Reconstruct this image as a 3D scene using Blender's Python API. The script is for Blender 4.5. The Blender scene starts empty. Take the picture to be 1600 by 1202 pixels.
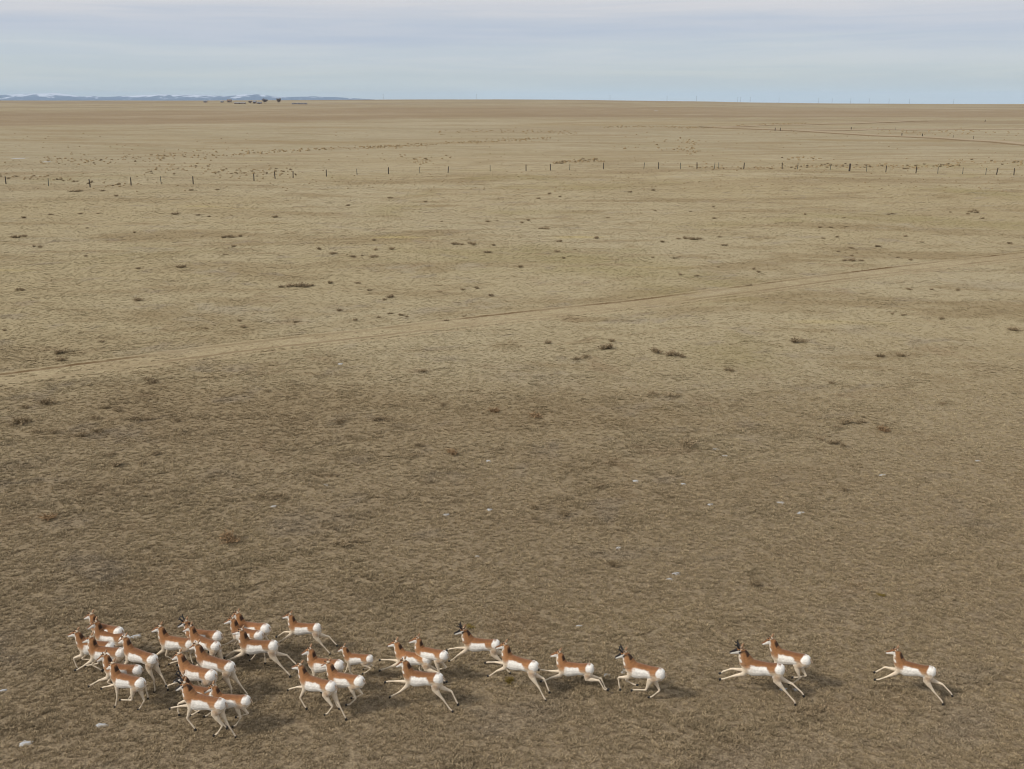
import bpy, math, random
import numpy as np
from mathutils import Vector, Matrix

random.seed(7)
RNG = np.random.default_rng(7)
R = math.radians
scene = bpy.context.scene
COL = scene.collection

# ------------------------------------------------------------------ camera
F_PX, CX, CY, HORIZON = 1600.0, 800.0, 601.0, 158.0
CAM_H = 13.6
PITCH = math.atan((CY - HORIZON) / F_PX)
cam_d = bpy.data.cameras.new('camera')
cam = bpy.data.objects.new('camera', cam_d)
COL.objects.link(cam)
cam_d.sensor_fit = 'HORIZONTAL'
cam_d.sensor_width = 36.0
cam_d.lens = 36.0 * F_PX / 1600.0
cam_d.clip_start = 0.5
cam_d.clip_end = 200000.0
cam.location = (0, 0, CAM_H)
cam.rotation_euler = (math.pi / 2 - PITCH, 0, 0)
scene.camera = cam

# ------------------------------------------------------------------ world: pale winter sky under a thin high veil
SUN_ELEV, SUN_AZ = R(40), math.atan2(-0.92, -0.40)      # from the left, a little behind the camera
world = bpy.data.worlds.new('World')
scene.world = world
world.use_nodes = True
wn, wl = world.node_tree.nodes, world.node_tree.links
wn.clear()
w_out = wn.new('ShaderNodeOutputWorld')
w_bg = wn.new('ShaderNodeBackground')
w_bg.inputs['Strength'].default_value = 0.1
wl.new(w_bg.outputs[0], w_out.inputs['Surface'])
sky = wn.new('ShaderNodeTexSky')
sky.sky_type = 'NISHITA'
sky.sun_disc = False
sky.sun_elevation = SUN_ELEV
sky.sun_rotation = SUN_AZ
sky.altitude = 1500
sky.air_density = 1.0
sky.dust_density = 0.6
w_tc = wn.new('ShaderNodeTexCoord')


def w_noise(scale_vec, loc, scale, detail, rough=0.5, dist=0.0):
    mp = wn.new('ShaderNodeMapping')
    mp.inputs['Scale'].default_value = scale_vec
    mp.inputs['Location'].default_value = loc
    wl.new(w_tc.outputs['Generated'], mp.inputs['Vector'])
    n = wn.new('ShaderNodeTexNoise')
    n.inputs['Scale'].default_value = scale
    n.inputs['Detail'].default_value = detail
    n.inputs['Roughness'].default_value = rough
    n.inputs['Distortion'].default_value = dist
    wl.new(mp.outputs[0], n.inputs['Vector'])
    return n


def w_ramp(src, pts):
    r = wn.new('ShaderNodeValToRGB')
    e = r.color_ramp.elements
    while len(e) < len(pts):
        e.new(0.5)
    for k, (p, c) in enumerate(pts):
        e[k].position = p
        e[k].color = (*c, 1)
    r.color_ramp.interpolation = 'EASE'
    wl.new(src, r.inputs[0])
    return r


# cloud sheet colour by elevation (a horizontally layered veil), in Nishita units (x 0.1)
w_sep = wn.new('ShaderNodeSeparateXYZ')
wl.new(w_tc.outputs['Generated'], w_sep.inputs[0])
w_n1 = w_noise((1.0, 1.0, 16.0), (0.0, 0.0, 0.0), 1.6, 5, 0.55, 0.3)
w_n2 = w_noise((2.2, 2.2, 40.0), (3.1, 1.7, 0.4), 2.0, 6, 0.6, 0.5)
w_mul = wn.new('ShaderNodeMath'); w_mul.operation = 'MULTIPLY_ADD'
wl.new(w_n1.outputs[0], w_mul.inputs[0]); w_mul.inputs[1].default_value = 0.05; w_mul.inputs[2].default_value = -0.025
w_el = wn.new('ShaderNodeMath'); w_el.operation = 'ADD'
wl.new(w_sep.outputs['Z'], w_el.inputs[0]); wl.new(w_mul.outputs[0], w_el.inputs[1])
w_band = w_ramp(w_el.outputs[0], [(0.0, (5.95, 6.65, 6.55)), (0.028, (6.0, 6.6, 6.7)), (0.048, (5.95, 6.5, 6.95)),
                                  (0.062, (5.35, 5.9, 6.85)), (0.085, (6.7, 6.75, 7.1)), (0.3, (6.8, 6.9, 7.15))])
w_wisp = w_ramp(w_n2.outputs[0], [(0.35, (0.94, 0.96, 0.98)), (0.68, (1.05, 1.03, 1.01))])
w_mx = wn.new('ShaderNodeMixRGB'); w_mx.blend_type = 'MULTIPLY'; w_mx.inputs[0].default_value = 1.0
wl.new(w_band.outputs[0], w_mx.inputs[1]); wl.new(w_wisp.outputs[0], w_mx.inputs[2])
w_mix = wn.new('ShaderNodeMixRGB')
w_mix.inputs[0].default_value = 0.94
wl.new(sky.outputs[0], w_mix.inputs[1]); wl.new(w_mx.outputs[0], w_mix.inputs[2])
wl.new(w_mix.outputs[0], w_bg.inputs['Color'])

# ------------------------------------------------------------------ sun (veiled, so soft-edged)
sd = bpy.data.lights.new('sun', 'SUN')
sd.energy = 2.8
sd.angle = R(9)
sd.color = (1.0, 0.93, 0.82)
sun = bpy.data.objects.new('sun', sd)
COL.objects.link(sun)
sdir = Vector((math.cos(SUN_ELEV) * math.sin(SUN_AZ), math.cos(SUN_ELEV) * math.cos(SUN_AZ), math.sin(SUN_ELEV)))
sun.rotation_euler = sdir.to_track_quat('Z', 'Y').to_euler()
sun.location = sdir * 100

vs = scene.view_settings
vs.view_transform = 'Standard'
vs.look = 'None'
vs.exposure = 0.0
vs.gamma = 1.0
vs.use_curve_mapping = False
scene.cycles.use_denoising = True
scene.cycles.denoiser = 'OPENIMAGEDENOISE'
scene.cycles.denoising_input_passes = 'RGB_ALBEDO_NORMAL'
scene.cycles.denoising_prefilter = 'ACCURATE'
scene.cycles.filter_width = 1.1
scene.cycles.max_bounces = 3
scene.cycles.diffuse_bounces = 2


# ------------------------------------------------------------------ helpers
def tag(o, label=None, cat=None, group=None, kind=None):
    if label: o['label'] = label
    if cat: o['category'] = cat
    if group: o['group'] = group
    if kind: o['kind'] = kind
    return o


def mesh_obj(name, verts, faces, mat=None, parent=None, smooth=False):
    me = bpy.data.meshes.new(name)
    me.from_pydata([tuple(v) for v in verts], [], [tuple(f) for f in faces])
    if smooth:
        me.polygons.foreach_set('use_smooth', [True] * len(me.polygons))
    me.update()
    o = bpy.data.objects.new(name, me)
    COL.objects.link(o)
    if mat: me.materials.append(mat)
    if parent: o.parent = parent
    return o


def empty(name, loc, rz=0.0):
    o = bpy.data.objects.new(name, None)
    COL.objects.link(o)
    o.location = loc
    o.rotation_euler = (0, 0, rz)
    o.empty_display_size = 0.3
    return o


def smooth01(a, b, x):
    t = np.clip((x - a) / (b - a), 0, 1)
    return t * t * (3 - 2 * t)


def hash2(ix, iy, seed):
    n = (ix.astype(np.int64) * 374761393 + iy.astype(np.int64) * 668265263 + seed * 982451653) & 0x7fffffff
    n = ((n ^ (n >> 13)) * 1274126177) & 0x7fffffff
    return ((n ^ (n >> 16)) & 0xffff) / 65535.0


def vnoise(x, y, seed=0):
    x = np.asarray(x, float); y = np.asarray(y, float)
    ix, iy = np.floor(x), np.floor(y)
    fx, fy = x - ix, y - iy
    fx = fx * fx * (3 - 2 * fx); fy = fy * fy * (3 - 2 * fy)
    a = hash2(ix, iy, seed); b = hash2(ix + 1, iy, seed)
    c = hash2(ix, iy + 1, seed); d = hash2(ix + 1, iy + 1, seed)
    return (a * (1 - fx) + b * fx) * (1 - fy) + (c * (1 - fx) + d * fx) * fy


def fbm(x, y, seed=0, octv=4):
    s = 0.0; a = 0.5; t = 0.0
    for k in range(octv):
        s = s + a * vnoise(x * 2 ** k, y * 2 ** k, seed + k); t += a; a *= 0.5
    return s / t


# ------------------------------------------------------------------ terrain height
def ray(px, py):
    xc, yc = (px - CX) / F_PX, -(py - CY) / F_PX
    cp, sp = math.cos(PITCH), math.sin(PITCH)
    d = Vector((xc, cp + yc * sp, -sp + yc * cp))
    return d / d.y                       # per metre of forward distance


CREST_Y = 3000.0
_cp = [(-400, 158), (0, 157.2), (300, 157.2), (560, 156.2), (780, 155.6), (900, 156.3), (1000, 157.6), (1100, 158.6), (1180, 160.3), (1300, 161.8), (1450, 162.4), (1600, 162.6), (2000, 162)]
_cs = [ray(p, r).x for p, r in _cp]
_ch = [CAM_H + ray(p, r).z * CREST_Y for p, r in _cp]


def terr(x, y):
    x = np.asarray(x, float); y = np.asarray(y, float)
    z = 0.16 * np.sin(x / 9.0 + 0.7 * np.sin(y / 17.0)) * np.sin(y / 12.0 + 1.3)
    z = z + 0.12 * np.sin(x / 23.0 - y / 14.0 + 2.0)
    dist = np.sqrt(x * x + y * y)
    z = z * (0.6 + 0.8 * smooth01(40, 200, dist))
    far = smooth01(130, 600, dist)
    z = z + smooth01(110, 240, dist) * (1 - smooth01(600, 1200, dist)) * 0.42 * np.sin(x / 34.0 + 1.1 * np.sin(y / 60.0)) * np.sin(y / 27.0 + 0.02 * x)
    z = z + far * (1.5 * np.sin(x / 130.0 + 0.8 * np.sin(y / 210.0)) * np.sin(y / 95.0 + 0.6) + 0.9 * np.sin(x / 310.0 - y / 170.0))
    # shallow draw beyond the fence
    z = z - 1.6 * np.exp(-((y - (330 + 0.25 * x)) / 55.0) ** 2) * smooth01(-400, -100, x + 200)
    sl = x / np.maximum(y, 1.0)
    hc = np.interp(sl, _cs, _ch)
    rise = smooth01(700, CREST_Y, y)
    z = z * (1 - 0.8 * smooth01(2000, CREST_Y, y)) + rise * hc
    z = z - np.clip((y - CREST_Y) * 0.02, 0, 70) * (y > CREST_Y)
    return z


def terr1(x, y):
    return float(terr(np.array([x]), np.array([y]))[0])


def at(px, py, up=0.0):
    """ground point seen at a photo pixel (height 'up' above the ground)"""
    d = ray(px, py)
    ys = np.concatenate([np.linspace(12, 400, 4000), np.linspace(400.5, 3000, 4000)])
    g = CAM_H + d.z * ys - (terr(d.x * ys, ys) + up)
    k = np.argmax(g <= 0) if (g <= 0).any() else len(ys) - 1
    if k > 0 and g[k] <= 0:
        t = g[k - 1] / (g[k - 1] - g[k] + 1e-12)
        y = ys[k - 1] + t * (ys[k] - ys[k - 1])
    else:
        y = ys[k]
    return Vector((d.x * y, y, terr1(d.x * y, y)))


# ------------------------------------------------------------------ material helpers
class NT:
    def __init__(self, mat=None, tree=None):
        self.t = tree or mat.node_tree
        self.n, self.l = self.t.nodes, self.t.links

    def new(self, ty, **kw):
        o = self.n.new(ty)
        for k, v in kw.items():
            setattr(o, k, v)
        return o

    def put(self, sock, v):
        if hasattr(v, 'links'):
            self.l.new(v, sock)
        else:
            sock.default_value = v

    def noise(self, vec, scale, detail=4, rough=0.55, dist=0.0, stretch=None, rot=0.0, loc=None):
        if stretch or rot or loc:
            m = self.new('ShaderNodeMapping')
            m.inputs['Scale'].default_value = stretch or (1, 1, 1)
            m.inputs['Rotation'].default_value = (0, 0, rot)
            if loc: m.inputs['Location'].default_value = loc
            self.put(m.inputs['Vector'], vec); vec = m.outputs[0]
        o = self.new('ShaderNodeTexNoise')
        self.put(o.inputs['Vector'], vec)
        o.inputs['Scale'].default_value = scale
        o.inputs['Detail'].default_value = detail
        o.inputs['Roughness'].default_value = rough
        o.inputs['Distortion'].default_value = dist
        return o.outputs[0]

    def maprange(self, v, a, b, c=0.0, d=1.0, smooth=True):
        o = self.new('ShaderNodeMapRange')
        if smooth: o.interpolation_type = 'SMOOTHSTEP'
        self.put(o.inputs[0], v)
        for k, q in enumerate((a, b, c, d)):
            o.inputs[k + 1].default_value = q
        return o.outputs[0]

    def math(self, op, a, b=0.0):
        o = self.new('ShaderNodeMath', operation=op)
        self.put(o.inputs[0], a); self.put(o.inputs[1], b)
        return o.outputs[0]

    def mix(self, fac, a, b, mode='MIX'):
        o = self.new('ShaderNodeMixRGB', blend_type=mode)
        self.put(o.inputs[0], fac)
        for s, v in ((o.inputs[1], a), (o.inputs[2], b)):
            if isinstance(v, tuple): s.default_value = (*v, 1)
            else: self.put(s, v)
        return o.outputs[0]


def new_mat(name, rough=0.9, spec=0.1):
    m = bpy.data.materials.new(name)
    m.use_nodes = True
    b = m.node_tree.nodes['Principled BSDF']
    b.inputs['Roughness'].default_value = rough
    b.inputs['Specular IOR Level'].default_value = spec
    return m, NT(m), b


def plain(name, col, var=0.25, scale=8.0, rough=0.85, spec=0.15):
    m, t, b = new_mat(name, rough, spec)
    tc = t.new('ShaderNodeTexCoord')
    n = t.noise(tc.outputs['Object'], scale, 5)
    lo = tuple(c * (1 - var) for c in col); hi = tuple(min(1, c * (1 + var)) for c in col)
    t.put(b.inputs['Base Color'], t.mix(t.maprange(n, 0.3, 0.7), lo, hi))
    return m


# --- the colour of the dry short-grass prairie, by world position: shared by the soil and every tuft
grp = bpy.data.node_groups.new('prairie_colour', 'ShaderNodeTree')
grp.interface.new_socket('Color', in_out='OUTPUT', socket_type='NodeSocketColor')
g = NT(tree=grp)
g_out = g.new('NodeGroupOutput')
geo = g.new('ShaderNodeNewGeometry')
P = geo.outputs['Position']
sepP = g.new('ShaderNodeSeparateXYZ'); g.l.new(P, sepP.inputs[0])
flat = g.new('ShaderNodeCombineXYZ'); g.l.new(sepP.outputs[0], flat.inputs[0]); g.l.new(sepP.outputs[1], flat.inputs[1])
P2 = flat.outputs[0]
TR = R(30)
big = g.noise(P2, 0.012, 3, 0.6, 0.4)
mid = g.noise(P2, 0.06, 4, 0.65, 0.6, stretch=(0.6, 1.3, 1), rot=-TR)
mid2 = g.noise(P2, 0.20, 4, 0.68, 0.5, stretch=(0.55, 1.2, 1), rot=-TR, loc=(31, 17, 0))
sml = g.noise(P2, 0.75, 3, 0.65, 0.3)
YD = sepP.outputs[1]
TAN = (0.37, 0.305, 0.188)
PALE = (0.395, 0.335, 0.222)
BROWN = (0.288, 0.225, 0.132)
OLIVE = (0.30, 0.252, 0.13)
GREY = (0.365, 0.312, 0.22)
STRAW = (0.46, 0.37, 0.175)
c = g.mix(g.maprange(big, 0.38, 0.62), TAN, PALE)
c = g.mix(g.math('MULTIPLY', g.maprange(mid, 0.49, 0.64), 0.9), c, BROWN)
c = g.mix(g.math('MULTIPLY', g.maprange(g.noise(P2, 0.035, 3, 0.55, 0.5, loc=(90, 40, 0)), 0.54, 0.68), 0.6), c, OLIVE)
c = g.mix(g.math('MULTIPLY', g.maprange(mid2, 0.52, 0.66), 0.85), c, (0.305, 0.243, 0.146))
c = g.mix(g.math('MULTIPLY', g.maprange(g.noise(P2, 0.11, 3, 0.6, 0.4, loc=(7, 55, 0)), 0.58, 0.72), 0.7), c, GREY)
c = g.mix(g.math('MULTIPLY', g.maprange(g.noise(P2, 0.06, 3, 0.5, 0.3, stretch=(0.6, 1.6, 1), loc=(2, 91, 0)), 0.66, 0.74), 0.55), c, STRAW)
c = g.mix(g.math('MULTIPLY', g.maprange(sml, 0.52, 0.75), 0.45), c, BROWN)
# greyer and darker sward close in, taller rusty grass on the far rise
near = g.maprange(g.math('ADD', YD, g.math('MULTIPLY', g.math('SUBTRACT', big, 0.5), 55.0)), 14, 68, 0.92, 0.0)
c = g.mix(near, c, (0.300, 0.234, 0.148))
rust = g.noise(P2, 0.22, 3, 0.6, 0.6, loc=(61, 23, 0))
c = g.mix(g.math('MULTIPLY', g.maprange(rust, 0.58, 0.72), 0.28), c, (0.235, 0.155, 0.092))
c = g.mix(g.math('MULTIPLY', g.maprange(g.noise(P2, 0.3, 3, 0.6, 0.4, loc=(5, 73, 0)), 0.56, 0.70), 0.4), c, (0.25, 0.21, 0.165))
wob = g.noise(P2, 0.0045, 4, 0.6, 0.2, stretch=(0.8, 0.3, 1))
yw = g.math('ADD', YD, g.math('MULTIPLY', g.math('SUBTRACT', wob, 0.5), 520.0))
yw = g.math('ADD', yw, g.math('MULTIPLY', g.math('MAXIMUM', g.math('MULTIPLY', sepP.outputs[0], -1.0), 0.0), 0.75))
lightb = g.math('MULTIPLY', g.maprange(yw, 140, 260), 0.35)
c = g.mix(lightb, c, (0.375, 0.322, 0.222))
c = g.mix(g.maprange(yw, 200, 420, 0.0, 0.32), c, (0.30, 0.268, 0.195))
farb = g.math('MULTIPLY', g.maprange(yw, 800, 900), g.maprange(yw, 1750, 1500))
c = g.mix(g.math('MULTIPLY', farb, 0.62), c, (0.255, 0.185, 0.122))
farn = g.noise(P2, 0.0045, 5, 0.6, 0.3, stretch=(0.25, 1.4, 1), loc=(12, 5, 0))
c = g.mix(g.math('MULTIPLY', g.math('MULTIPLY', g.maprange(yw, 1500, 1900), g.maprange(farn, 0.48, 0.6)), 0.6), c, (0.235, 0.185, 0.145))
draw = g.math('MULTIPLY', g.maprange(YD, 230, 300), g.maprange(YD, 900, 600))
drn = g.noise(P2, 0.012, 5, 0.62, 0.8, stretch=(0.35, 1.3, 1), rot=R(10), loc=(3, 8, 0))
c = g.mix(g.math('MULTIPLY', g.math('MULTIPLY', draw, g.maprange(drn, 0.55, 0.65)), 0.55), c, (0.27, 0.195, 0.10))
st2 = g.noise(P2, 0.007, 5, 0.65, 0.5, stretch=(0.30, 1.2, 1), loc=(14, 33, 0))
c = g.mix(g.math('MULTIPLY', g.maprange(YD, 350, 700), g.maprange(st2, 0.50, 0.60, 0.0, 0.65)), c, (0.25, 0.19, 0.125))
c = g.mix(g.math('MULTIPLY', g.maprange(YD, 350, 700), g.maprange(st2, 0.47, 0.36, 0.0, 0.45)), c, (0.39, 0.335, 0.24))
strk = g.noise(P2, 0.045, 4, 0.7, 0.3, stretch=(0.30, 1.5, 1), loc=(44, 3, 0))
c = g.mix(g.math('MULTIPLY', g.maprange(YD, 90, 220), g.maprange(strk, 0.50, 0.62, 0.0, 0.65)), c, (0.285, 0.22, 0.135))
c = g.mix(g.math('MULTIPLY', g.maprange(YD, 90, 220), g.maprange(strk, 0.46, 0.34, 0.0, 0.35)), c, (0.42, 0.36, 0.255))
g.l.new(c, g_out.inputs[0])


def prairie(t):
    o = t.new('ShaderNodeGroup')
    o.node_tree = grp
    return o.outputs[0]


# ground sheet
m_ground, t, b = new_mat('dry_prairie_soil', 1.0, 0.0)
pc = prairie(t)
gp = t.new('ShaderNodeNewGeometry').outputs['Position']
f1 = t.noise(gp, 5.5, 4, 0.7, 0.2)
f2 = t.noise(gp, 1.7, 4, 0.65, 0.2, loc=(5, 5, 5))
f3 = t.noise(gp, 16.0, 3, 0.7, 0.2)
gs = t.new('ShaderNodeSeparateXYZ'); t.l.new(gp, gs.inputs[0])
thin = t.maprange(gs.outputs[1], 22, 75, 1.0, 0.14)          # dark flecks fade out with distance
col = t.mix(t.math('MULTIPLY', t.maprange(f1, 0.42, 0.66, 0.0, 0.55), thin), pc, (0.115, 0.08, 0.05))
col = t.mix(t.math('MULTIPLY', t.maprange(f2, 0.5, 0.7, 0.0, 0.4), thin), col, (0.16, 0.115, 0.07))
col = t.mix(t.maprange(t.noise(gp, 0.6, 4, 0.6, 0.4, loc=(9, 2, 0)), 0.60, 0.75, 0.0, 0.4), col, (0.37, 0.31, 0.22))
f4 = t.noise(gp, 0.42, 5, 0.75, 0.3, stretch=(0.7, 1, 1))
farw = t.maprange(gs.outputs[1], 90, 220)
col = t.mix(t.math('MULTIPLY', farw, t.maprange(f4, 0.50, 0.66, 0.0, 0.55)), col, (0.24, 0.18, 0.105))
soil = t.mix(t.maprange(f2, 0.35, 0.65), (0.205, 0.16, 0.106), (0.27, 0.214, 0.142))
soil = t.mix(t.maprange(f1, 0.45, 0.62, 0, 0.5), soil, (0.135, 0.098, 0.066))
soil = t.mix(t.maprange(f3, 0.46, 0.60, 0, 0.65), soil, (0.10, 0.073, 0.05))
soil = t.mix(t.maprange(f3, 0.48, 0.38, 0, 0.5), soil, (0.36, 0.28, 0.175))
col = t.mix(t.maprange(gs.outputs[1], 18, 62, 0.75, 0.0), col, soil)
t.put(b.inputs['Base Color'], col)
bp = t.new('ShaderNodeBump')
bp.inputs['Strength'].default_value = 0.9
bp.inputs['Distance'].default_value = 0.09
t.put(bp.inputs['Height'], t.math('ADD', f1, t.math('MULTIPLY', f2, 1.5)))
t.put(b.inputs['Normal'], bp.outputs[0])

# tufts
m_grass, t, b = new_mat('dry_grass_blades', 0.85, 0.12)
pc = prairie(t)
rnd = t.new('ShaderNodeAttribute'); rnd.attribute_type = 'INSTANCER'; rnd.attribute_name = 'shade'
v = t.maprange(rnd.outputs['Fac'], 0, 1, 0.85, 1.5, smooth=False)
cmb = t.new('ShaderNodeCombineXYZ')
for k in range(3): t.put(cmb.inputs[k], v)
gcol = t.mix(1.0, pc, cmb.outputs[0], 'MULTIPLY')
t.put(b.inputs['Base Color'], gcol)

# ------------------------------------------------------------------ ground sheet
def sinh_axis(n, k, lo, hi, two):
    if two:
        u = np.linspace(-1, 1, n)
        return hi * np.sinh(k * u) / math.sinh(k)
    u = np.linspace(0, 1, n)
    return lo + (hi - lo) * np.sinh(k * u) / math.sinh(k)


gx = sinh_axis(361, 7.8, 0, 12000, True)
gy = sinh_axis(431, 7.2, -60, 14000, False)
GX, GY = np.meshgrid(gx, gy)
GZ = terr(GX, GY)
nx, ny = len(gx), len(gy)
co = np.stack([GX, GY, GZ], -1).reshape(-1, 3)
ii = (np.arange(ny - 1)[:, None] * nx + np.arange(nx - 1)[None, :]).reshape(-1)
quads = np.stack([ii, ii + 1, ii + nx + 1, ii + nx], -1)


def np_mesh(name, co, quads, mat, smooth=True):
    me = bpy.data.meshes.new(name)
    me.vertices.add(len(co)); me.vertices.foreach_set('co', co.astype(np.float32).ravel())
    k = quads.shape[1]
    me.loops.add(quads.size); me.loops.foreach_set('vertex_index', quads.astype(np.int32).ravel())
    me.polygons.add(len(quads)); me.polygons.foreach_set('loop_start', np.arange(0, quads.size, k, dtype=np.int32))
    me.polygons.foreach_set('use_smooth', np.ones(len(quads), dtype=bool) if smooth else np.zeros(len(quads), dtype=bool))
    me.update(calc_edges=True)
    me.validate()
    if mat: me.materials.append(mat)
    o = bpy.data.objects.new(name, me)
    COL.objects.link(o)
    return o


ground = np_mesh('ground', co, quads, m_ground)
tag(ground, 'dry tan short-grass prairie reaching to the horizon', 'ground', kind='structure')

# ------------------------------------------------------------------ distant snow-dusted hills
m_hill, t, b = new_mat('hill_rock_snow_haze_blue', 0.95, 0.05)
hp = t.new('ShaderNodeNewGeometry').outputs['Position']
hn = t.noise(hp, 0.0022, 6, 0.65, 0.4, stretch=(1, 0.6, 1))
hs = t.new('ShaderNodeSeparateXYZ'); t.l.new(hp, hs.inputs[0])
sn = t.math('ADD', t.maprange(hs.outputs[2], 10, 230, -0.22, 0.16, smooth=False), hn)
t.put(b.inputs['Base Color'], t.mix(t.maprange(sn, 0.47, 0.56, 0.0, 0.85), t.mix(hn, (0.045, 0.085, 0.17), (0.08, 0.13, 0.22)), (0.70, 0.75, 0.86)))  # rock and snow tinted blue, part of the air's haze put into the colour
HY0, HY1 = 21000.0, 31000.0
hx = np.linspace(-26000, -1000, 330); hy = np.linspace(HY0, HY1, 60)
HX, HYG = np.meshgrid(hx, hy)
# ridge line heights from the skyline (photo x -> row), for two ranges
rows = [(-900, 149), (-300, 147.5), (-100, 149), (0, 148.5), (30, 147.2), (50, 146.6), (85, 145.6), (105, 147.4), (130, 151.5), (145, 150), (165, 152), (200, 149.5), (230, 148.4), (255, 147.6), (275, 148.5), (300, 147.4), (330, 149), (355, 150), (380, 147.0), (405, 147.6), (430, 150.5), (455, 151.5), (490, 150.6), (520, 151.7), (550, 153.5), (585, 155.6), (620, 158), (700, 162)]
rs = [ray(p, r).x for p, r in rows]
rz = [ray(p, r).z for p, r in rows]
slope = HX / HYG
zz = np.zeros_like(HX)
for yc, wd, sc, sd_ in ((22600.0, 700.0, 0.50, 11), (24800.0, 900.0, 0.80, 23), (28000.0, 1300.0, 1.0, 37)):
    top = CAM_H + np.interp(slope, rs, rz) * yc
    rough = 0.72 + 0.5 * fbm(HX / 900.0, HYG / 900.0, sd_, 5)
    prof = np.exp(-np.abs((HYG - yc) / wd) ** 1.6)
    base = -90
    if sc < 1:
        h = base + (top - base) * sc * prof * rough
    else:
        h = base + (top - base) * prof * (0.94 + 0.10 * fbm(HX / 500.0, HYG / 500.0, sd_, 4))
    zz = np.maximum(zz if yc > 22600 else h, h)
hco = np.stack([HX, HYG, zz], -1).reshape(-1, 3)
hnx, hny = len(hx), len(hy)
ii = (np.arange(hny - 1)[:, None] * hnx + np.arange(hnx - 1)[None, :]).reshape(-1)
hills = np_mesh('hills', hco, np.stack([ii, ii + 1, ii + hnx + 1, ii + hnx], -1), m_hill)
tag(hills, 'low blue hills dusted with snow on the horizon', 'hills', kind='structure')


# ------------------------------------------------------------------ vehicle track and the far graded road
def polyline(pts, step):
    P_ = [at(*p) for p in pts]
    xs = np.array([[p.x, p.y] for p in P_])
    # Catmull-Rom resample
    out = []
    for k in range(len(xs) - 1):
        p0 = xs[max(k - 1, 0)]; p1 = xs[k]; p2 = xs[k + 1]; p3 = xs[min(k + 2, len(xs) - 1)]
        n = max(2, int(np.linalg.norm(p2 - p1) / step))
        for q in range(n):
            u = q / n
            out.append(0.5 * ((2 * p1) + (-p0 + p2) * u + (2 * p0 - 5 * p1 + 4 * p2 - p3) * u * u + (-p0 + 3 * p1 - 3 * p2 + p3) * u ** 3))
    out.append(xs[-1])
    return np.array(out)


def strip(name, line, offs, lifts, mat, wob=0.0):
    d = np.gradient(line, axis=0); d /= np.linalg.norm(d, axis=1)[:, None]
    nrm = np.stack([-d[:, 1], d[:, 0]], -1)
    n, m = len(line), len(offs)
    co = np.zeros((n, m, 3)); wv = np.zeros((n, m))
    arc = np.concatenate([[0], np.cumsum(np.linalg.norm(np.diff(line, axis=0), axis=1))])
    for j, (of, lf) in enumerate(zip(offs, lifts)):
        jit = wob * (vnoise(arc / 1.7, np.full(n, j * 7.3), 5) - 0.5) if 0 < j < m - 1 else 0
        p = line + nrm * (of + jit)[:, None] if np.ndim(jit) else line + nrm * of
        co[:, j, 0], co[:, j, 1] = p[:, 0], p[:, 1]
        co[:, j, 2] = terr(p[:, 0], p[:, 1]) + lf
        wv[:, j] = of
    ii = (np.arange(n - 1)[:, None] * m + np.arange(m - 1)[None, :]).reshape(-1)
    o = np_mesh(name, co.reshape(-1, 3), np.stack([ii, ii + 1, ii + m + 1, ii + m], -1)[:, ::-1], mat)
    uv = o.data.attributes.new('across', 'FLOAT', 'POINT')
    uv.data.foreach_set('value', wv.reshape(-1).astype(np.float32))
    return o


TRACK = polyline([(-320, 634), (0, 593), (200, 567), (400, 541), (600, 519), (800, 495), (1000, 474), (1100, 461), (1200, 448), (1320, 432), (1450, 416), (1600, 399), (1900, 370)], 0.6)

m_track, t, b = new_mat('worn_track_grass_dirt_rut_shade', 1.0, 0.0)
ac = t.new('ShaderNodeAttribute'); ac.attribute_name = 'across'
pc = prairie(t)
tp = t.new('ShaderNodeNewGeometry').outputs['Position']
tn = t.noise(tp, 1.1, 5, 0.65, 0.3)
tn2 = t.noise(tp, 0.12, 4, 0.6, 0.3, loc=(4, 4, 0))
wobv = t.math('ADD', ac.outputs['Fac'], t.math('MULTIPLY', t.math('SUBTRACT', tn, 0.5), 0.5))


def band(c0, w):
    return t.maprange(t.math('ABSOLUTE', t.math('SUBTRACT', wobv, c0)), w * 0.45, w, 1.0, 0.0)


colr = t.mix(0.42, pc, (0.42, 0.348, 0.22))
tf = t.noise(tp, 5.5, 4, 0.7, 0.2)
colr = t.mix(t.maprange(tf, 0.42, 0.62, 0, 0.5), colr, (0.20, 0.155, 0.096))
colr = t.mix(t.math('MULTIPLY', band(0.95, 0.27), t.maprange(tn2, 0.38, 0.6, 0.25, 0.95)), colr, (0.125, 0.08, 0.042))  # far rut: its shadow is put into the worn dirt colour
colr = t.mix(t.math('MULTIPLY', band(-0.95, 0.25), t.maprange(tn2, 0.4, 0.62, 0.75, 0.2)), colr, (0.20, 0.145, 0.088))
colr = t.mix(t.math('MULTIPLY', band(-1.7, 0.2), 0.3), colr, (0.22, 0.165, 0.10))
colr = t.mix(t.maprange(tn, 0.46, 0.68, 0, 0.6), colr, (0.26, 0.20, 0.125))
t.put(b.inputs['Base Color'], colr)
tr_off = np.array([-2.3, -2.0, -1.75, -1.5, -1.25, -0.95, -0.65, -0.35, 0.0, 0.35, 0.65, 0.95, 1.25, 1.45, 1.7])
tr_lift = np.array([-0.05, 0.022, 0.026, 0.034, 0.038, 0.016, 0.038, 0.040, 0.042, 0.040, 0.038, 0.014, 0.055, 0.036, -0.05])
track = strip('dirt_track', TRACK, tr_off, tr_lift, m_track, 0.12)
tag(track, 'two-rut vehicle track worn across the grass', 'track', kind='structure')

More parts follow.
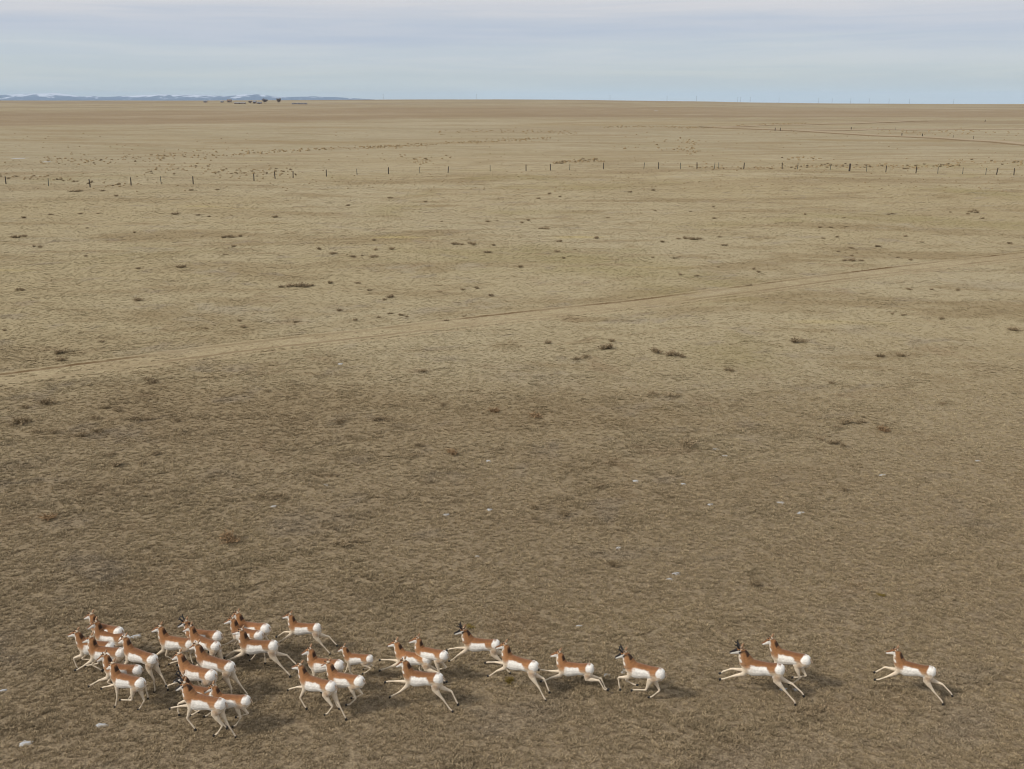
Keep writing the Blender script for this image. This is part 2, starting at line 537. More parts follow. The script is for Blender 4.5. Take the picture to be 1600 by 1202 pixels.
m_road, t, b = new_mat('far_graded_road', 1.0, 0.0)
ac = t.new('ShaderNodeAttribute'); ac.attribute_name = 'across'
rp = t.new('ShaderNodeNewGeometry').outputs['Position']
rn = t.noise(rp, 0.25, 4, 0.6)
edge = t.maprange(t.math('ABSOLUTE', ac.outputs['Fac']), 2.2, 4.0)
t.put(b.inputs['Base Color'], t.mix(edge, t.mix(rn, (0.32, 0.255, 0.175), (0.38, 0.31, 0.22)), t.mix(rn, (0.14, 0.10, 0.058), (0.24, 0.18, 0.11))))
ROAD = polyline([(1120, 199.5), (1190, 202), (1280, 206.5), (1350, 211), (1420, 214), (1500, 218.5), (1600, 226), (1760, 239)], 6.0)
road = strip('graded_road', ROAD, np.array([-6.5, -4.2, -3.0, 0, 3.0, 4.2, 6.5]), np.array([-0.5, 0.15, 0.35, 0.4, 0.35, 0.15, -0.5]), m_road)
tag(road, 'low graded dirt road crossing the far rise', 'road', kind='structure')
ROAD2 = polyline([(1100, 199.3), (1190, 196.5), (1290, 194), (1360, 192), (1440, 189.5)], 12.0)
road2 = strip('graded_road', ROAD2, np.array([-7, -3.5, 0, 3.5, 7.0]), np.array([-0.4, 0.25, 0.3, 0.25, -0.4]), m_road)
tag(road2, 'faint farther dirt road on the far rise', 'road', kind='structure')
ROAD3 = polyline([(1240, 203.8), (1340, 203.2), (1450, 202.8), (1600, 202.6), (1800, 203)], 12.0)
road3 = strip('graded_road', ROAD3, np.array([-6, -3, 0, 3, 6.0]), np.array([-0.4, 0.25, 0.3, 0.25, -0.4]), m_road)
tag(road3, 'faint straight dirt road beside the graded road', 'road', kind='structure')


# ------------------------------------------------------------------ grass: tufts as instances on points (nobody could count them)
def tuft_mesh(name, n, rad, hmin, hmax, bw, lean, mat, seed):
    rg = random.Random(seed)
    V, Fc = [], []
    for _ in range(n):
        a = rg.uniform(0, 2 * math.pi); r = rad * math.sqrt(rg.random()) * 0.75
        bx, by = r * math.cos(a), r * math.sin(a)
        h = rg.uniform(hmin, hmax); ln = rg.uniform(0.2, 1) * lean
        a2 = a + rg.uniform(-0.9, 0.9)
        dx, dy = math.cos(a2), math.sin(a2)
        w = bw * rg.uniform(0.6, 1.3)
        tw = rg.uniform(0, math.pi)
        sx, sy = math.cos(tw) * w, math.sin(tw) * w
        k = len(V)
        V += [(bx - sx, by - sy, -0.01), (bx + sx, by + sy, -0.01),
              (bx + dx * ln * 0.35 - sx * .8, by + dy * ln * 0.35 - sy * .8, h * 0.6), (bx + dx * ln * 0.35 + sx * .8, by + dy * ln * 0.35 + sy * .8, h * 0.6),
              (bx + dx * ln, by + dy * ln, h)]
        Fc += [(k, k + 1, k + 3, k + 2), (k + 2, k + 3, k + 4)]
    me = bpy.data.meshes.new(name)
    me.from_pydata(V, [], Fc)
    me.materials.append(mat)
    return me


tuft_col = bpy.data.collections.new('tuft_shapes')       # instance sources only, not linked to the scene
for k in range(6):
    me = tuft_mesh('grass_tuft', 20, 0.075, 0.02, 0.075, 0.0105, 0.09, m_grass, 100 + k)
    o = bpy.data.objects.new('grass_tuft', me)
    tuft_col.objects.link(o)


def track_dist(x, y):
    best = np.full(x.shape, 1e9)
    L = TRACK[::6]
    for a_, b_ in zip(L[:-1], L[1:]):
        d = b_ - a_; ll = d @ d
        u = np.clip(((x - a_[0]) * d[0] + (y - a_[1]) * d[1]) / ll, 0, 1)
        dd = np.hypot(x - a_[0] - u * d[0], y - a_[1] - u * d[1])
        best = np.minimum(best, dd)
    return best


pts = []
edges = np.geomspace(14.0, 300.0, 34)
for y0, y1 in zip(edges[:-1], edges[1:]):
    ym = 0.5 * (y0 + y1)
    dens = min(250.0, 250.0 * (25.0 / ym) ** 1.9) * float(1 - 0.92 * smooth01(60, 280, np.array(ym)))
    sc = 0.60 * (max(ym, 25.0) / 25.0) ** 0.48
    hw1 = 0.62 * y1 + 6
    n = int((y1 - y0) * 2 * hw1 * dens)
    y = RNG.uniform(y0, y1, n); x = RNG.uniform(-hw1, hw1, n)
    keep = np.abs(x) < 0.62 * y + 6
    x, y = x[keep], y[keep]
    cl = 0.78 * fbm(x / 0.17, y / 0.17, 3, 2) + 0.10 * fbm(x / 1.1, y / 1.1, 5, 3) + 0.12 * fbm(x / 5.0, y / 5.0, 8, 3)
    keep = RNG.random(len(x)) < np.clip((cl - 0.30) * 4.5, 0.15, 1)
    x, y, cl = x[keep], y[keep], cl[keep]
    if y1 > 40:
        d = track_dist(x, y)
        keep = ((d > 2.2 * vnoise(x / 1.2, y / 1.2, 4)) | (RNG.random(len(x)) < 0.42)) & (np.abs(d - 0.95) > 0.30)
        x, y, cl = x[keep], y[keep], cl[keep]
    s = sc * RNG.uniform(0.6, 1.35, len(x)) * (0.65 + 0.7 * cl)
    z = terr(x, y)
    if y1 > 40:
        dt = track_dist(x, y)
        z = z + 0.030 * (dt < 1.8)
    pts.append(np.stack([x, y, z, s], -1))
pts = np.concatenate(pts)
pm = bpy.data.meshes.new('grass')
pm.vertices.add(len(pts))
pm.vertices.foreach_set('co', pts[:, :3].astype(np.float32).ravel())
_u = pts[:, 0] * math.cos(TR) + pts[:, 1] * math.sin(TR); _v = -pts[:, 0] * math.sin(TR) + pts[:, 1] * math.cos(TR)
shag = 0.75 * fbm(_u / 1.7, _v / 0.9, 71, 3) + 0.25 * fbm(_u / 13.0, _v / 8.0, 77, 3)
shag = smooth01(0.55, 0.72, shag)
for nm, arr in (('size', pts[:, 3] * (1 + 0.3 * shag)), ('tall', pts[:, 3] * (1 - 0.68 * smooth01(26, 75, pts[:, 1])) * (1 + 0.45 * shag)), ('shade', 0.5 + (RNG.random(len(pts)) - 0.55) * (1 - 0.75 * smooth01(22, 70, pts[:, 1])) - 0.16 * shag), ('spin', RNG.uniform(0, 6.283, len(pts)))):
    a_ = pm.attributes.new(nm, 'FLOAT', 'POINT')
    a_.data.foreach_set('value', arr.astype(np.float32))
grass = bpy.data.objects.new('grass', pm)
COL.objects.link(grass)
tag(grass, 'short dry tufted grass covering the prairie', 'grass', kind='stuff')
gt = bpy.data.node_groups.new('grass_scatter', 'GeometryNodeTree')
gt.interface.new_socket('Geometry', in_out='INPUT', socket_type='NodeSocketGeometry')
gt.interface.new_socket('Geometry', in_out='OUTPUT', socket_type='NodeSocketGeometry')
q = NT(tree=gt)
gi, go = q.new('NodeGroupInput'), q.new('NodeGroupOutput')
m2p = q.new('GeometryNodeMeshToPoints')
iop = q.new('GeometryNodeInstanceOnPoints')
ci = q.new('GeometryNodeCollectionInfo')
ci.inputs['Collection'].default_value = tuft_col
ci.inputs['Separate Children'].default_value = True
ci.inputs['Reset Children'].default_value = True
iop.inputs['Pick Instance'].default_value = True


def named(nm):
    a_ = q.new('GeometryNodeInputNamedAttribute'); a_.data_type = 'FLOAT'
    a_.inputs['Name'].default_value = nm
    return a_.outputs['Attribute']


rot = q.new('ShaderNodeCombineXYZ'); q.l.new(named('spin'), rot.inputs[2])
q.l.new(gi.outputs[0], m2p.inputs['Mesh'])
q.l.new(m2p.outputs[0], iop.inputs['Points'])
q.l.new(ci.outputs[0], iop.inputs['Instance'])
q.l.new(rot.outputs[0], iop.inputs['Rotation'])
scv = q.new('ShaderNodeCombineXYZ')
q.l.new(named('size'), scv.inputs[0]); q.l.new(named('size'), scv.inputs[1]); q.l.new(named('tall'), scv.inputs[2])
q.l.new(scv.outputs[0], iop.inputs['Scale'])
q.l.new(iop.outputs[0], go.inputs[0])
md = grass.modifiers.new('scatter', 'NODES')
md.node_group = gt
# ------------------------------------------------------------------ shrubs: low dry sagebrush and bunch-weeds
def shrub_mesh(name, mat, seed, n=90, flat_=0.62):
    rg = random.Random(seed)
    V, Fc = [], []
    lobes = [(rg.uniform(-.3, .3), rg.uniform(-.3, .3), rg.uniform(.55, 1)) for _ in range(4)]
    for _ in range(n):                      # upright forking twigs with small leaf-sized blades
        lx, ly, lh = rg.choice(lobes)
        a = rg.uniform(0, 2 * math.pi); sp = math.sqrt(rg.random()) * 0.34
        bx, by = lx * 0.6, ly * 0.6
        tx, ty = lx + sp * math.cos(a), ly + sp * math.sin(a)
        tz = flat_ * lh * (1 - 0.9 * (sp / 0.34) ** 2 * 0.6) * rg.uniform(0.6, 1.05)
        w = 0.018
        k = len(V)
        nx_, ny_ = -math.sin(a) * w, math.cos(a) * w
        V += [(bx - nx_, by - ny_, -0.05), (bx + nx_, by + ny_, -0.05), (tx, ty, tz)]
        Fc.append((k, k + 1, k + 2))
        for _ in range(5):
            u = rg.uniform(0.25, 1.0)
            px, py, pz = bx + (tx - bx) * u, by + (ty - by) * u, tz * u
            s = rg.uniform(0.03, 0.075)
            d1 = Vector((rg.uniform(-1, 1), rg.uniform(-1, 1), rg.uniform(-.2, 1))).normalized() * s * 1.6
            d2 = Vector((rg.uniform(-1, 1), rg.uniform(-1, 1), rg.uniform(-1, 1))).normalized() * s * 0.6
            k = len(V)
            V += [(px - d2.x, py - d2.y, pz - d2.z), (px + d2.x, py + d2.y, pz + d2.z), (px + d1.x, py + d1.y, pz + d1.z)]
            Fc.append((k, k + 1, k + 2))
    me = bpy.data.meshes.new(name)
    me.from_pydata(V, [], Fc)
    me.materials.append(mat)
    return me


def shrub_mat(name, a, b_):
    m, t, b = new_mat(name, 0.9, 0.05)
    oi = t.new('ShaderNodeObjectInfo')
    tc = t.new('ShaderNodeTexCoord')
    n = t.noise(tc.outputs['Object'], 6, 3)
    t.put(b.inputs['Base Color'], t.mix(t.math('MULTIPLY', t.math('ADD', oi.outputs['Random'], n), 0.6), a, b_))
    return m


m_sage = shrub_mat('dry_sage_twigs', (0.19, 0.142, 0.085), (0.36, 0.28, 0.175))
m_rust = shrub_mat('rusty_dead_weed', (0.20, 0.125, 0.066), (0.34, 0.235, 0.135))
m_yel = shrub_mat('yellow_green_snakeweed', (0.16, 0.115, 0.03), (0.26, 0.19, 0.06))
SAGE = [shrub_mesh('sagebrush', m_sage, 300 + k) for k in range(5)]
RUST = [shrub_mesh('dead_weed', m_rust, 320 + k) for k in range(3)]
YEL = [shrub_mesh('snakeweed', m_yel, 340 + k, 130, 0.6) for k in range(2)]


def px_per_m(p):
    v = Vector((p.x, p.y, p.z - CAM_H))
    depth = v.y * math.cos(PITCH) - v.z * math.sin(PITCH)
    return F_PX / depth


SHRUBS = []


def shrub(px, py, wpx, label, group, kind='sage', hmul=1.0):
    p = at(px, py)
    w = wpx / px_per_m(p)
    w = min(max(w, 0.22), 2.6)
    src = {'sage': SAGE, 'rust': RUST, 'yel': YEL}[kind]
    nm = {'sage': 'sagebrush', 'rust': 'dead_weed', 'yel': 'snakeweed'}[kind]
    o = bpy.data.objects.new(nm, random.choice(src))
    COL.objects.link(o)
    o.location = p
    w *= 1.3
    hz = min(w * 0.42, 0.42) * random.uniform(0.7, 1.1) * hmul
    o.scale = (w, w * random.uniform(0.7, 1.0), hz / 0.62)
    o.rotation_euler = (0, 0, random.uniform(0, 6.28))
    SHRUBS.append((o, w, label))
    return tag(o, label, {'sage': 'shrub', 'rust': 'weed', 'yel': 'bush'}[kind], group)


L_HT = 'between herd and track'
G_HT = 'shrubs between the herd and the track'
for x, y, w in ((32, 662, 34), (22, 664, 18), (57, 676, 20), (150, 655, 20), (184, 643, 13), (215, 656, 22), (232, 656, 16), (152, 676, 22), (126, 683, 22), (84, 677, 18), (165, 639, 14), (241, 599, 20), (231, 594, 18), (277, 659, 14), (222, 725, 18), (170, 714, 20), (180, 728, 24), (245, 710, 18),
                (75, 632, 30), (40, 638, 16), (184, 773, 14), (412, 778, 20), (428, 780, 20), (443, 778, 20), (531, 661, 22), (605, 656, 18), (590, 657, 20), (645, 713, 20), (695, 634, 14), (535, 853, 30), (560, 848, 18), (595, 683, 9), (655, 697, 18), (1022, 617, 22), (1050, 620, 20),
                (832, 794, 24), (935, 762, 26), (1075, 697, 30), (882, 806, 22), (833, 810, 14), (1281, 687, 18), (1302, 694, 18), (1315, 698, 16), (1472, 633, 16), (1310, 669, 14), (1322, 767, 18), (1322, 662, 22), (1345, 661, 18), (856, 537, 14), (1026, 551, 20), (1050, 556, 24), (1064, 558, 16),
                (950, 546, 26), (955, 534, 14), (915, 559, 16), (900, 562, 16), (1580, 516, 18), (1376, 558, 14), (1405, 557, 16), (1245, 534, 26), (1412, 493, 10), (1394, 491, 8), (1471, 499, 12), (1456, 453, 8), (1421, 453, 10), (1496, 454, 8), (660, 582, 16), (420, 612, 12), (365, 843, 24), (1140, 580, 14), (1300, 600, 14), (1180, 915, 26), (960, 885, 24), (425, 938, 18), (950, 940, 16)):
    shrub(x, y, w, L_HT, G_HT)
L_TF = 'on pale grass between track and fence'
G_TF = 'shrubs between the track and the fence'
for x, y, w in ((80, 336, 8), (126, 335, 7), (154, 334, 6), (37, 341, 9), (134, 401, 7), (136, 357, 6), (210, 364, 7), (25, 372, 14), (40, 370, 10), (62, 387, 10), (52, 386, 8), (362, 371, 16), (350, 372, 10), (376, 370, 10), (364, 386, 8), (352, 398, 8), (216, 420, 10), (282, 419, 14), (275, 335, 20), (327, 339, 8), (310, 337, 8), (215, 470, 18), (374, 502, 10),
                (381, 512, 14), (322, 514, 9), (159, 535, 12), (7, 517, 9), (92, 564, 18), (92, 552, 24), (32, 454, 12), (465, 448, 24), (485, 447, 14), (452, 448, 16), (515, 443, 12), (478, 449, 14), (440, 449, 12), (500, 390, 12), (587, 391, 9), (587, 402, 16), (551, 402, 12), (565, 400, 7), (520, 397, 14), (612, 390, 11), (712, 382, 12), (722, 383, 8), (742, 383, 14), (735, 381, 8), (772, 384, 8), (762, 395, 12),
                (762, 347, 10), (777, 346, 5), (585, 376, 9), (612, 465, 16), (602, 469, 10), (745, 451, 10), (725, 453, 9), (530, 486, 12), (610, 491, 9), (627, 493, 10), (636, 496, 7), (560, 443, 10), (577, 454, 8), (767, 463, 11), (687, 457, 7), (461, 504, 9), (592, 497, 9), (698, 502, 11), (556, 501, 11), (725, 495, 8), (855, 358, 12), (845, 358, 8), (815, 349, 8), (825, 345, 8), (875, 378, 10), (872, 394, 9),
                (881, 404, 8), (932, 373, 10), (1035, 379, 9), (1072, 373, 14), (1060, 374, 10), (1084, 375, 16), (1093, 374, 8), (1124, 371, 8), (1054, 404, 8), (1062, 402, 6), (1114, 324, 6), (1116, 342, 7), (1024, 330, 5), (1079, 331, 6), (1185, 426, 9), (1179, 421, 9), (1090, 432, 9), (1064, 430, 9), (1122, 418, 7), (874, 308, 6), (859, 303, 8), (842, 311, 7), (812, 418, 9), (899, 391, 7), (1020, 403, 6),
                (1170, 447, 11), (1132, 384, 9), (1021, 298, 8), (985, 301, 8), (1257, 336, 8), (1395, 335, 8), (1388, 336, 6), (1319, 341, 6), (1517, 332, 9), (1527, 333, 9), (1535, 342, 7), (1512, 335, 8), (1522, 329, 7), (1484, 332, 6), (1281, 356, 10), (1298, 356, 8), (1286, 373, 6), (1307, 371, 9), (1371, 386, 12), (1331, 388, 9), (1309, 394, 7), (1331, 400, 6), (1332, 408, 16), (1320, 408, 10), (1345, 408, 10), (1415, 370, 8),
                (1404, 403, 7), (1422, 407, 8), (1439, 379, 8), (1322, 355, 7), (1347, 423, 5), (1577, 381, 10), (1163, 341, 5), (950, 341, 7), (690, 347, 6), (545, 322, 8), (610, 310, 8), (665, 316, 7), (430, 340, 12), (182, 307, 8), (118, 300, 20), (160, 299, 10), (300, 298, 8), (340, 297, 10)):
    shrub(x, y, w, L_TF, G_TF)
for x, y, w, lab in ((77, 812, 30, 'rust brown dead weed clump nearest the herd on the leading side'), (362, 845, 36, 'wide dark red-brown weed clump above the middle of the herd'), (1380, 674, 24, 'rusty orange dead weed clump in open grass with dark shrubs beside it'),
                     (772, 644, 20, 'small red-brown dead weed alone in mid grass'), (837, 652, 28, 'low red-brown dead weed patch near the track bend'), (705, 709, 26, 'spreading brown dead weed between two snow flecks')):
    shrub(x, y, w, lab, 'rusty dead weeds', 'rust')
shrub(798, 1066, 18, 'round yellow-green bush under the leaping doe', 'yellow-green bushes', 'yel', 1.0)
shrub(1376, 931, 12, 'small yellow-green bush alone between the herd tail and open grass', 'yellow-green bushes', 'yel', 0.9)
shrub(735, 980, 11, 'small yellow-green bush right behind the horned buck ahead of the doe', 'yellow-green bushes', 'yel', 0.8)

# shrubs of the draw beyond the fence: the larger ones singly, the specks as one mass
L_DR = 'in the draw beyond the fence'
G_DR = 'bushes in the draw beyond the fence'
lines = [((60, 252), (140, 250), (230, 246), (300, 243), (400, 238), 6, 90), ((400, 240), (450, 236), (500, 233), (560, 231), (640, 228), 2.5, 60), ((560, 231), (640, 228), (720, 223), (800, 219), (860, 216), 2, 110),
         ((680, 208), (740, 205), (800, 205), (850, 206), (900, 209), 3, 50), ((940, 199), (990, 198), (1050, 199), (1090, 199.5), (1130, 199), 1.2, 80), ((1150, 197), (1180, 196), (1200, 194.5), (1230, 194), (1260, 193), 1.0, 40),
         ((862, 254), (880, 254), (900, 252), (925, 251), (945, 252), 2.0, 46), ((1200, 264), (1290, 259), (1360, 260), (1430, 261), (1500, 258), 3.0, 80), ((230, 265), (300, 262), (370, 270), (420, 268), (460, 272), 7, 60), ((0, 275), (60, 278), (120, 283), (180, 288), (220, 287), 4, 26),
         ((1480, 250), (1520, 254), (1560, 252), (1590, 254), (1600, 256), 4, 20), ((1040, 220), (1060, 219), (1075, 221), (1090, 232), (1050, 235), 3, 18), ((1240, 247), (1260, 246), (1285, 250), (1225, 249), (1250, 247), 2, 14), ((1350, 203), (1420, 207), (1480, 207), (1520, 206), (1600, 210), 4, 46),
         ((955, 234), (1000, 230), (1060, 232), (1090, 236), (1070, 238), 4, 16), ((1060, 258), (1110, 262), (1150, 265), (1180, 262), (1200, 264), 3, 24), ((620, 245), (640, 247), (660, 252), (665, 252), (700, 246), 4, 16)]
specks = []
for ln in lines:
    pp, jit, cnt = ln[:5], ln[5], int(ln[6] * 1.9)
    for k in range(cnt):
        u = random.random() * 4; s = min(int(u), 3); u -= s
        x = pp[s][0] + (pp[s + 1][0] - pp[s][0]) * u + random.gauss(0, 4)
        y = pp[s][1] + (pp[s + 1][1] - pp[s][1]) * u + random.gauss(0, jit * 0.6)
        specks.append((x, y, random.uniform(2.0, 5.0) * (0.55 + (y - 190) / 160)))
specks.sort(key=lambda s: -s[2])
for x, y, w in specks[:110]:
    shrub(x, y, w, L_DR, G_DR, 'sage', 1.3)
# each shrub's label says its size, what stands next to it and the strip of prairie it grows on
_xy = np.array([[o.location.x, o.location.y] for o, _, _ in SHRUBS])
_fx = np.array([[at(x, y).x, at(x, y).y] for x, y in ((9.5, 288), (141, 293), (302, 288), (458, 278.5), (607, 272), (766, 268), (943, 264.5), (1162, 264.6), (1327, 267.7), (1431, 271), (1584, 274))])
for (o, w, lb), xy in zip(SHRUBS, _xy):
    if lb not in (L_HT, L_TF, L_DR):
        continue
    dd = np.sort(np.hypot(*(_xy - xy).T))
    sz = 'tiny' if w < 0.45 else 'small' if w < 0.75 else 'middling' if w < 1.1 else 'broad' if w < 1.6 else 'very broad'
    nb_ = 'in a tight clump' if dd[2] < 1.6 else 'touching a second shrub' if dd[1] < 1.3 else 'near another shrub' if dd[1] < 3.0 else 'standing apart' if dd[1] < 7.0 else 'all alone'
    td = float(track_dist(np.array([xy[0]]), np.array([xy[1]]))[0])
    fd = abs(xy[1] - float(np.interp(xy[0], _fx[:, 0], _fx[:, 1])))
    where = 'right beside the vehicle track' if td < 5 else 'not far from the track' if td < 11 and lb != L_DR else 'near the fence posts' if fd < 22 and lb != L_HT else lb
    if where in ('right beside the vehicle track', 'not far from the track'):
        where += ', herd side' if lb == L_HT else ', fence side'
    if where == 'near the fence posts':
        where += ', far side' if lb == L_DR else ', track side'
    kind_ = 'brown bush' if lb == L_DR else 'dark dry shrub'
    o['label'] = '%s %s %s, %s' % (sz, kind_, nb_, where)

V, Fc = [], []
for x, y, w in specks[110:] + [(random.uniform(0, 1600), random.uniform(205, 300), random.uniform(1.2, 2.6)) for _ in range(500)]:
    p = at(x, y); ww = min(max(w / px_per_m(p), 0.3), 2.2) * 0.7
    k = len(V); hh = min(ww * 0.7, 0.5)
    for q_ in range(5):
        a = q_ * 1.2566 + random.uniform(-.3, .3); r = ww * random.uniform(0.6, 1.1)
        V.append((p.x + r * math.cos(a), p.y + r * math.sin(a), p.z - 0.05))
    for q_ in range(5):
        a = q_ * 1.2566 + random.uniform(-.3, .3); r = ww * random.uniform(0.35, 0.8)
        V.append((p.x + r * math.cos(a), p.y + r * math.sin(a), p.z + hh * random.uniform(0.5, 1.0)))
    for q_ in range(5):
        Fc.append((k + q_, k + (q_ + 1) % 5, k + 5 + (q_ + 1) % 5, k + 5 + q_))
    Fc.append(tuple(k + 5 + q_ for q_ in range(5)))
so = mesh_obj('brush', V, Fc, shrub_mat('far_brush', (0.25, 0.185, 0.10), (0.36, 0.27, 0.155)))
tag(so, 'specks of low brown brush scattered beyond the fence', 'brush', kind='stuff')

# ------------------------------------------------------------------ wire fence
m_post = plain('weathered_post_wood', (0.065, 0.053, 0.044), 0.4, 5.0)
m_steel = plain('painted_steel_post', (0.05, 0.065, 0.055), 0.3, 5.0, 0.6, 0.3)
m_wire = plain('fence_wire', (0.16, 0.145, 0.13), 0.2, 3.0, 0.5, 0.4)


def post_mesh(name, r0, r1, h, sides, mat, steel=False):
    V, Fc = [], []
    rg = random.Random(int(h * 1000))
    zs = [(-0.3, r0), (h * 0.5, (r0 + r1) / 2), (h - 0.03, r1), (h, r1 * 0.6)]
    for z, r in zs:
        for k in range(sides):
            a = 2 * math.pi * k / sides
            rr = r * rg.uniform(0.88, 1.1)
            V.append((rr * math.cos(a), rr * math.sin(a), z))
    for j in range(len(zs) - 1):
        for k in range(sides):
            Fc.append((j * sides + k, j * sides + (k + 1) % sides, (j + 1) * sides + (k + 1) % sides, (j + 1) * sides + k))
    Fc.append(tuple((len(zs) - 1) * sides + k for k in range(sides)))
    me = bpy.data.meshes.new(name)
    me.from_pydata(V, [], Fc); me.materials.append(mat)
    return me


POST_W = post_mesh('post', 0.10, 0.09, 1.32, 8, m_post)
POST_S = post_mesh('post', 0.06, 0.055, 1.28, 5, m_steel)
POST_C = post_mesh('post', 0.19, 0.18, 1.5, 9, m_post)


def fence(posts, label, wires=(0.35, 0.72, 1.12)):
    root = empty('wire_fence', at(posts[0][0], posts[0][1]))
    tops = []
    for x, y, k in posts:
        p = at(x, y)
        o = bpy.data.objects.new('post', {'w': POST_W, 's': POST_S, 'c': POST_C}[k])
        COL.objects.link(o); o.parent = root
        o.location = p - root.location
        o.rotation_euler = (R(random.uniform(-4, 4)), R(random.uniform(-5, 5)), random.uniform(0, 6))
        tops.append(p)
    for wz in wires:
        V, Fc = [], []
        for a_, b_ in zip(tops[:-1], tops[1:]):
            k = len(V)
            for p in (a_, (a_ + b_) / 2, b_):
                dz = wz - (0.03 if p is not a_ and p is not b_ else 0.0)
                q_ = p - root.location
                V += [(q_.x, q_.y, q_.z + dz - 0.003), (q_.x, q_.y, q_.z + dz + 0.003), (q_.x, q_.y + 0.005, q_.z + dz)]
            for s in (0, 3):
                for e in range(3):
                    Fc.append((k + s + e, k + s + (e + 1) % 3, k + s + 3 + (e + 1) % 3, k + s + 3 + e))
        mesh_obj('wire', V, Fc, m_wire, root)
    return tag(root, label, 'fence')


fence([(9.5, 288, 'w'), (76, 291, 's'), (141, 293, 'w'), (205, 290, 'w'), (252, 287.5, 's'), (302, 288, 'w'), (397, 283, 'w'), (430, 279.5, 'w'), (458, 278.5, 'w'), (510, 276, 'w'), (558, 274, 's'), (607, 272, 'w'), (655, 271, 's'), (700, 270.5, 'w'), (766, 268, 's'),
       (822, 267.5, 'w'), (860, 266.5, 'w'), (890, 266, 's'), (943, 264.5, 'w'), (1006, 264, 's'), (1029, 264, 'w'), (1063, 264.3, 's'), (1089, 264, 'w'), (1116, 264, 's'), (1123, 264, 's'), (1162, 264.6, 'w'), (1222, 264.5, 'w'), (1246, 264.5, 's'), (1297, 266, 's'), (1327, 267.7, 'c'),
       (1354, 268.3, 's'), (1384, 269.4, 'w'), (1431, 271, 'w'), (1465, 271.5, 's'), (1504, 272.3, 's'), (1540, 273.2, 's'), (1557, 273.2, 'w'), (1584, 274, 'w')],
      'long wire fence with dark uneven posts crossing the pale prairie')
fence([(1211, 204.5, 'c'), (1219, 204.6, 'c'), (1236, 205.5, 's'), (1330, 203.5, 'c'), (1334, 203.5, 's'), (1399, 203.5, 's'), (1409, 213.5, 'c'), (1441, 214.5, 'c'), (1489, 216.5, 'w'), (1521, 217.5, 'w'), (1539, 191, 'c')],
      'sparse farther fence posts along the graded road on the rise', (0.4, 1.1))

# ------------------------------------------------------------------ snow remnants
m_snow, t, b = new_mat('old_snow', 0.6, 0.3)
tc = t.new('ShaderNodeTexCoord')
t.put(b.inputs['Base Color'], t.mix(t.maprange(t.noise(tc.outputs['Object'], 9, 4), 0.4, 0.65), (0.42, 0.43, 0.45), (0.29, 0.245, 0.18)))
snow = [(40, 1162, 22, 8), (158, 1134, 20, 6), (212, 995, 20, 6), (428, 792, 9, 4), (510, 758, 10, 3), (763, 721, 9, 3), (697, 805, 10, 4), (765, 797, 9, 3), (993, 752, 12, 3), (1067, 757, 9, 3), (1118, 702, 12, 3), (1133, 713, 8, 3), (1220, 786, 12, 4), (1252, 802, 14, 4),
        (1380, 743, 11, 4), (1528, 721, 9, 3), (1057, 897, 14, 4), (1046, 906, 12, 3), (967, 857, 9, 4), (532, 569, 9, 2.5), (948, 1056, 16, 5), (976, 1050, 12, 8), (1224, 1078, 12, 5), (1243, 1079, 10, 4), (745, 870, 8, 3), (1110, 789, 9, 3),
        (30, 247.5, 26, 3), (73, 253, 12, 1.8), (1026, 173.3, 7, 1.0), (905, 979, 9, 3), (5, 1080, 10, 4)]
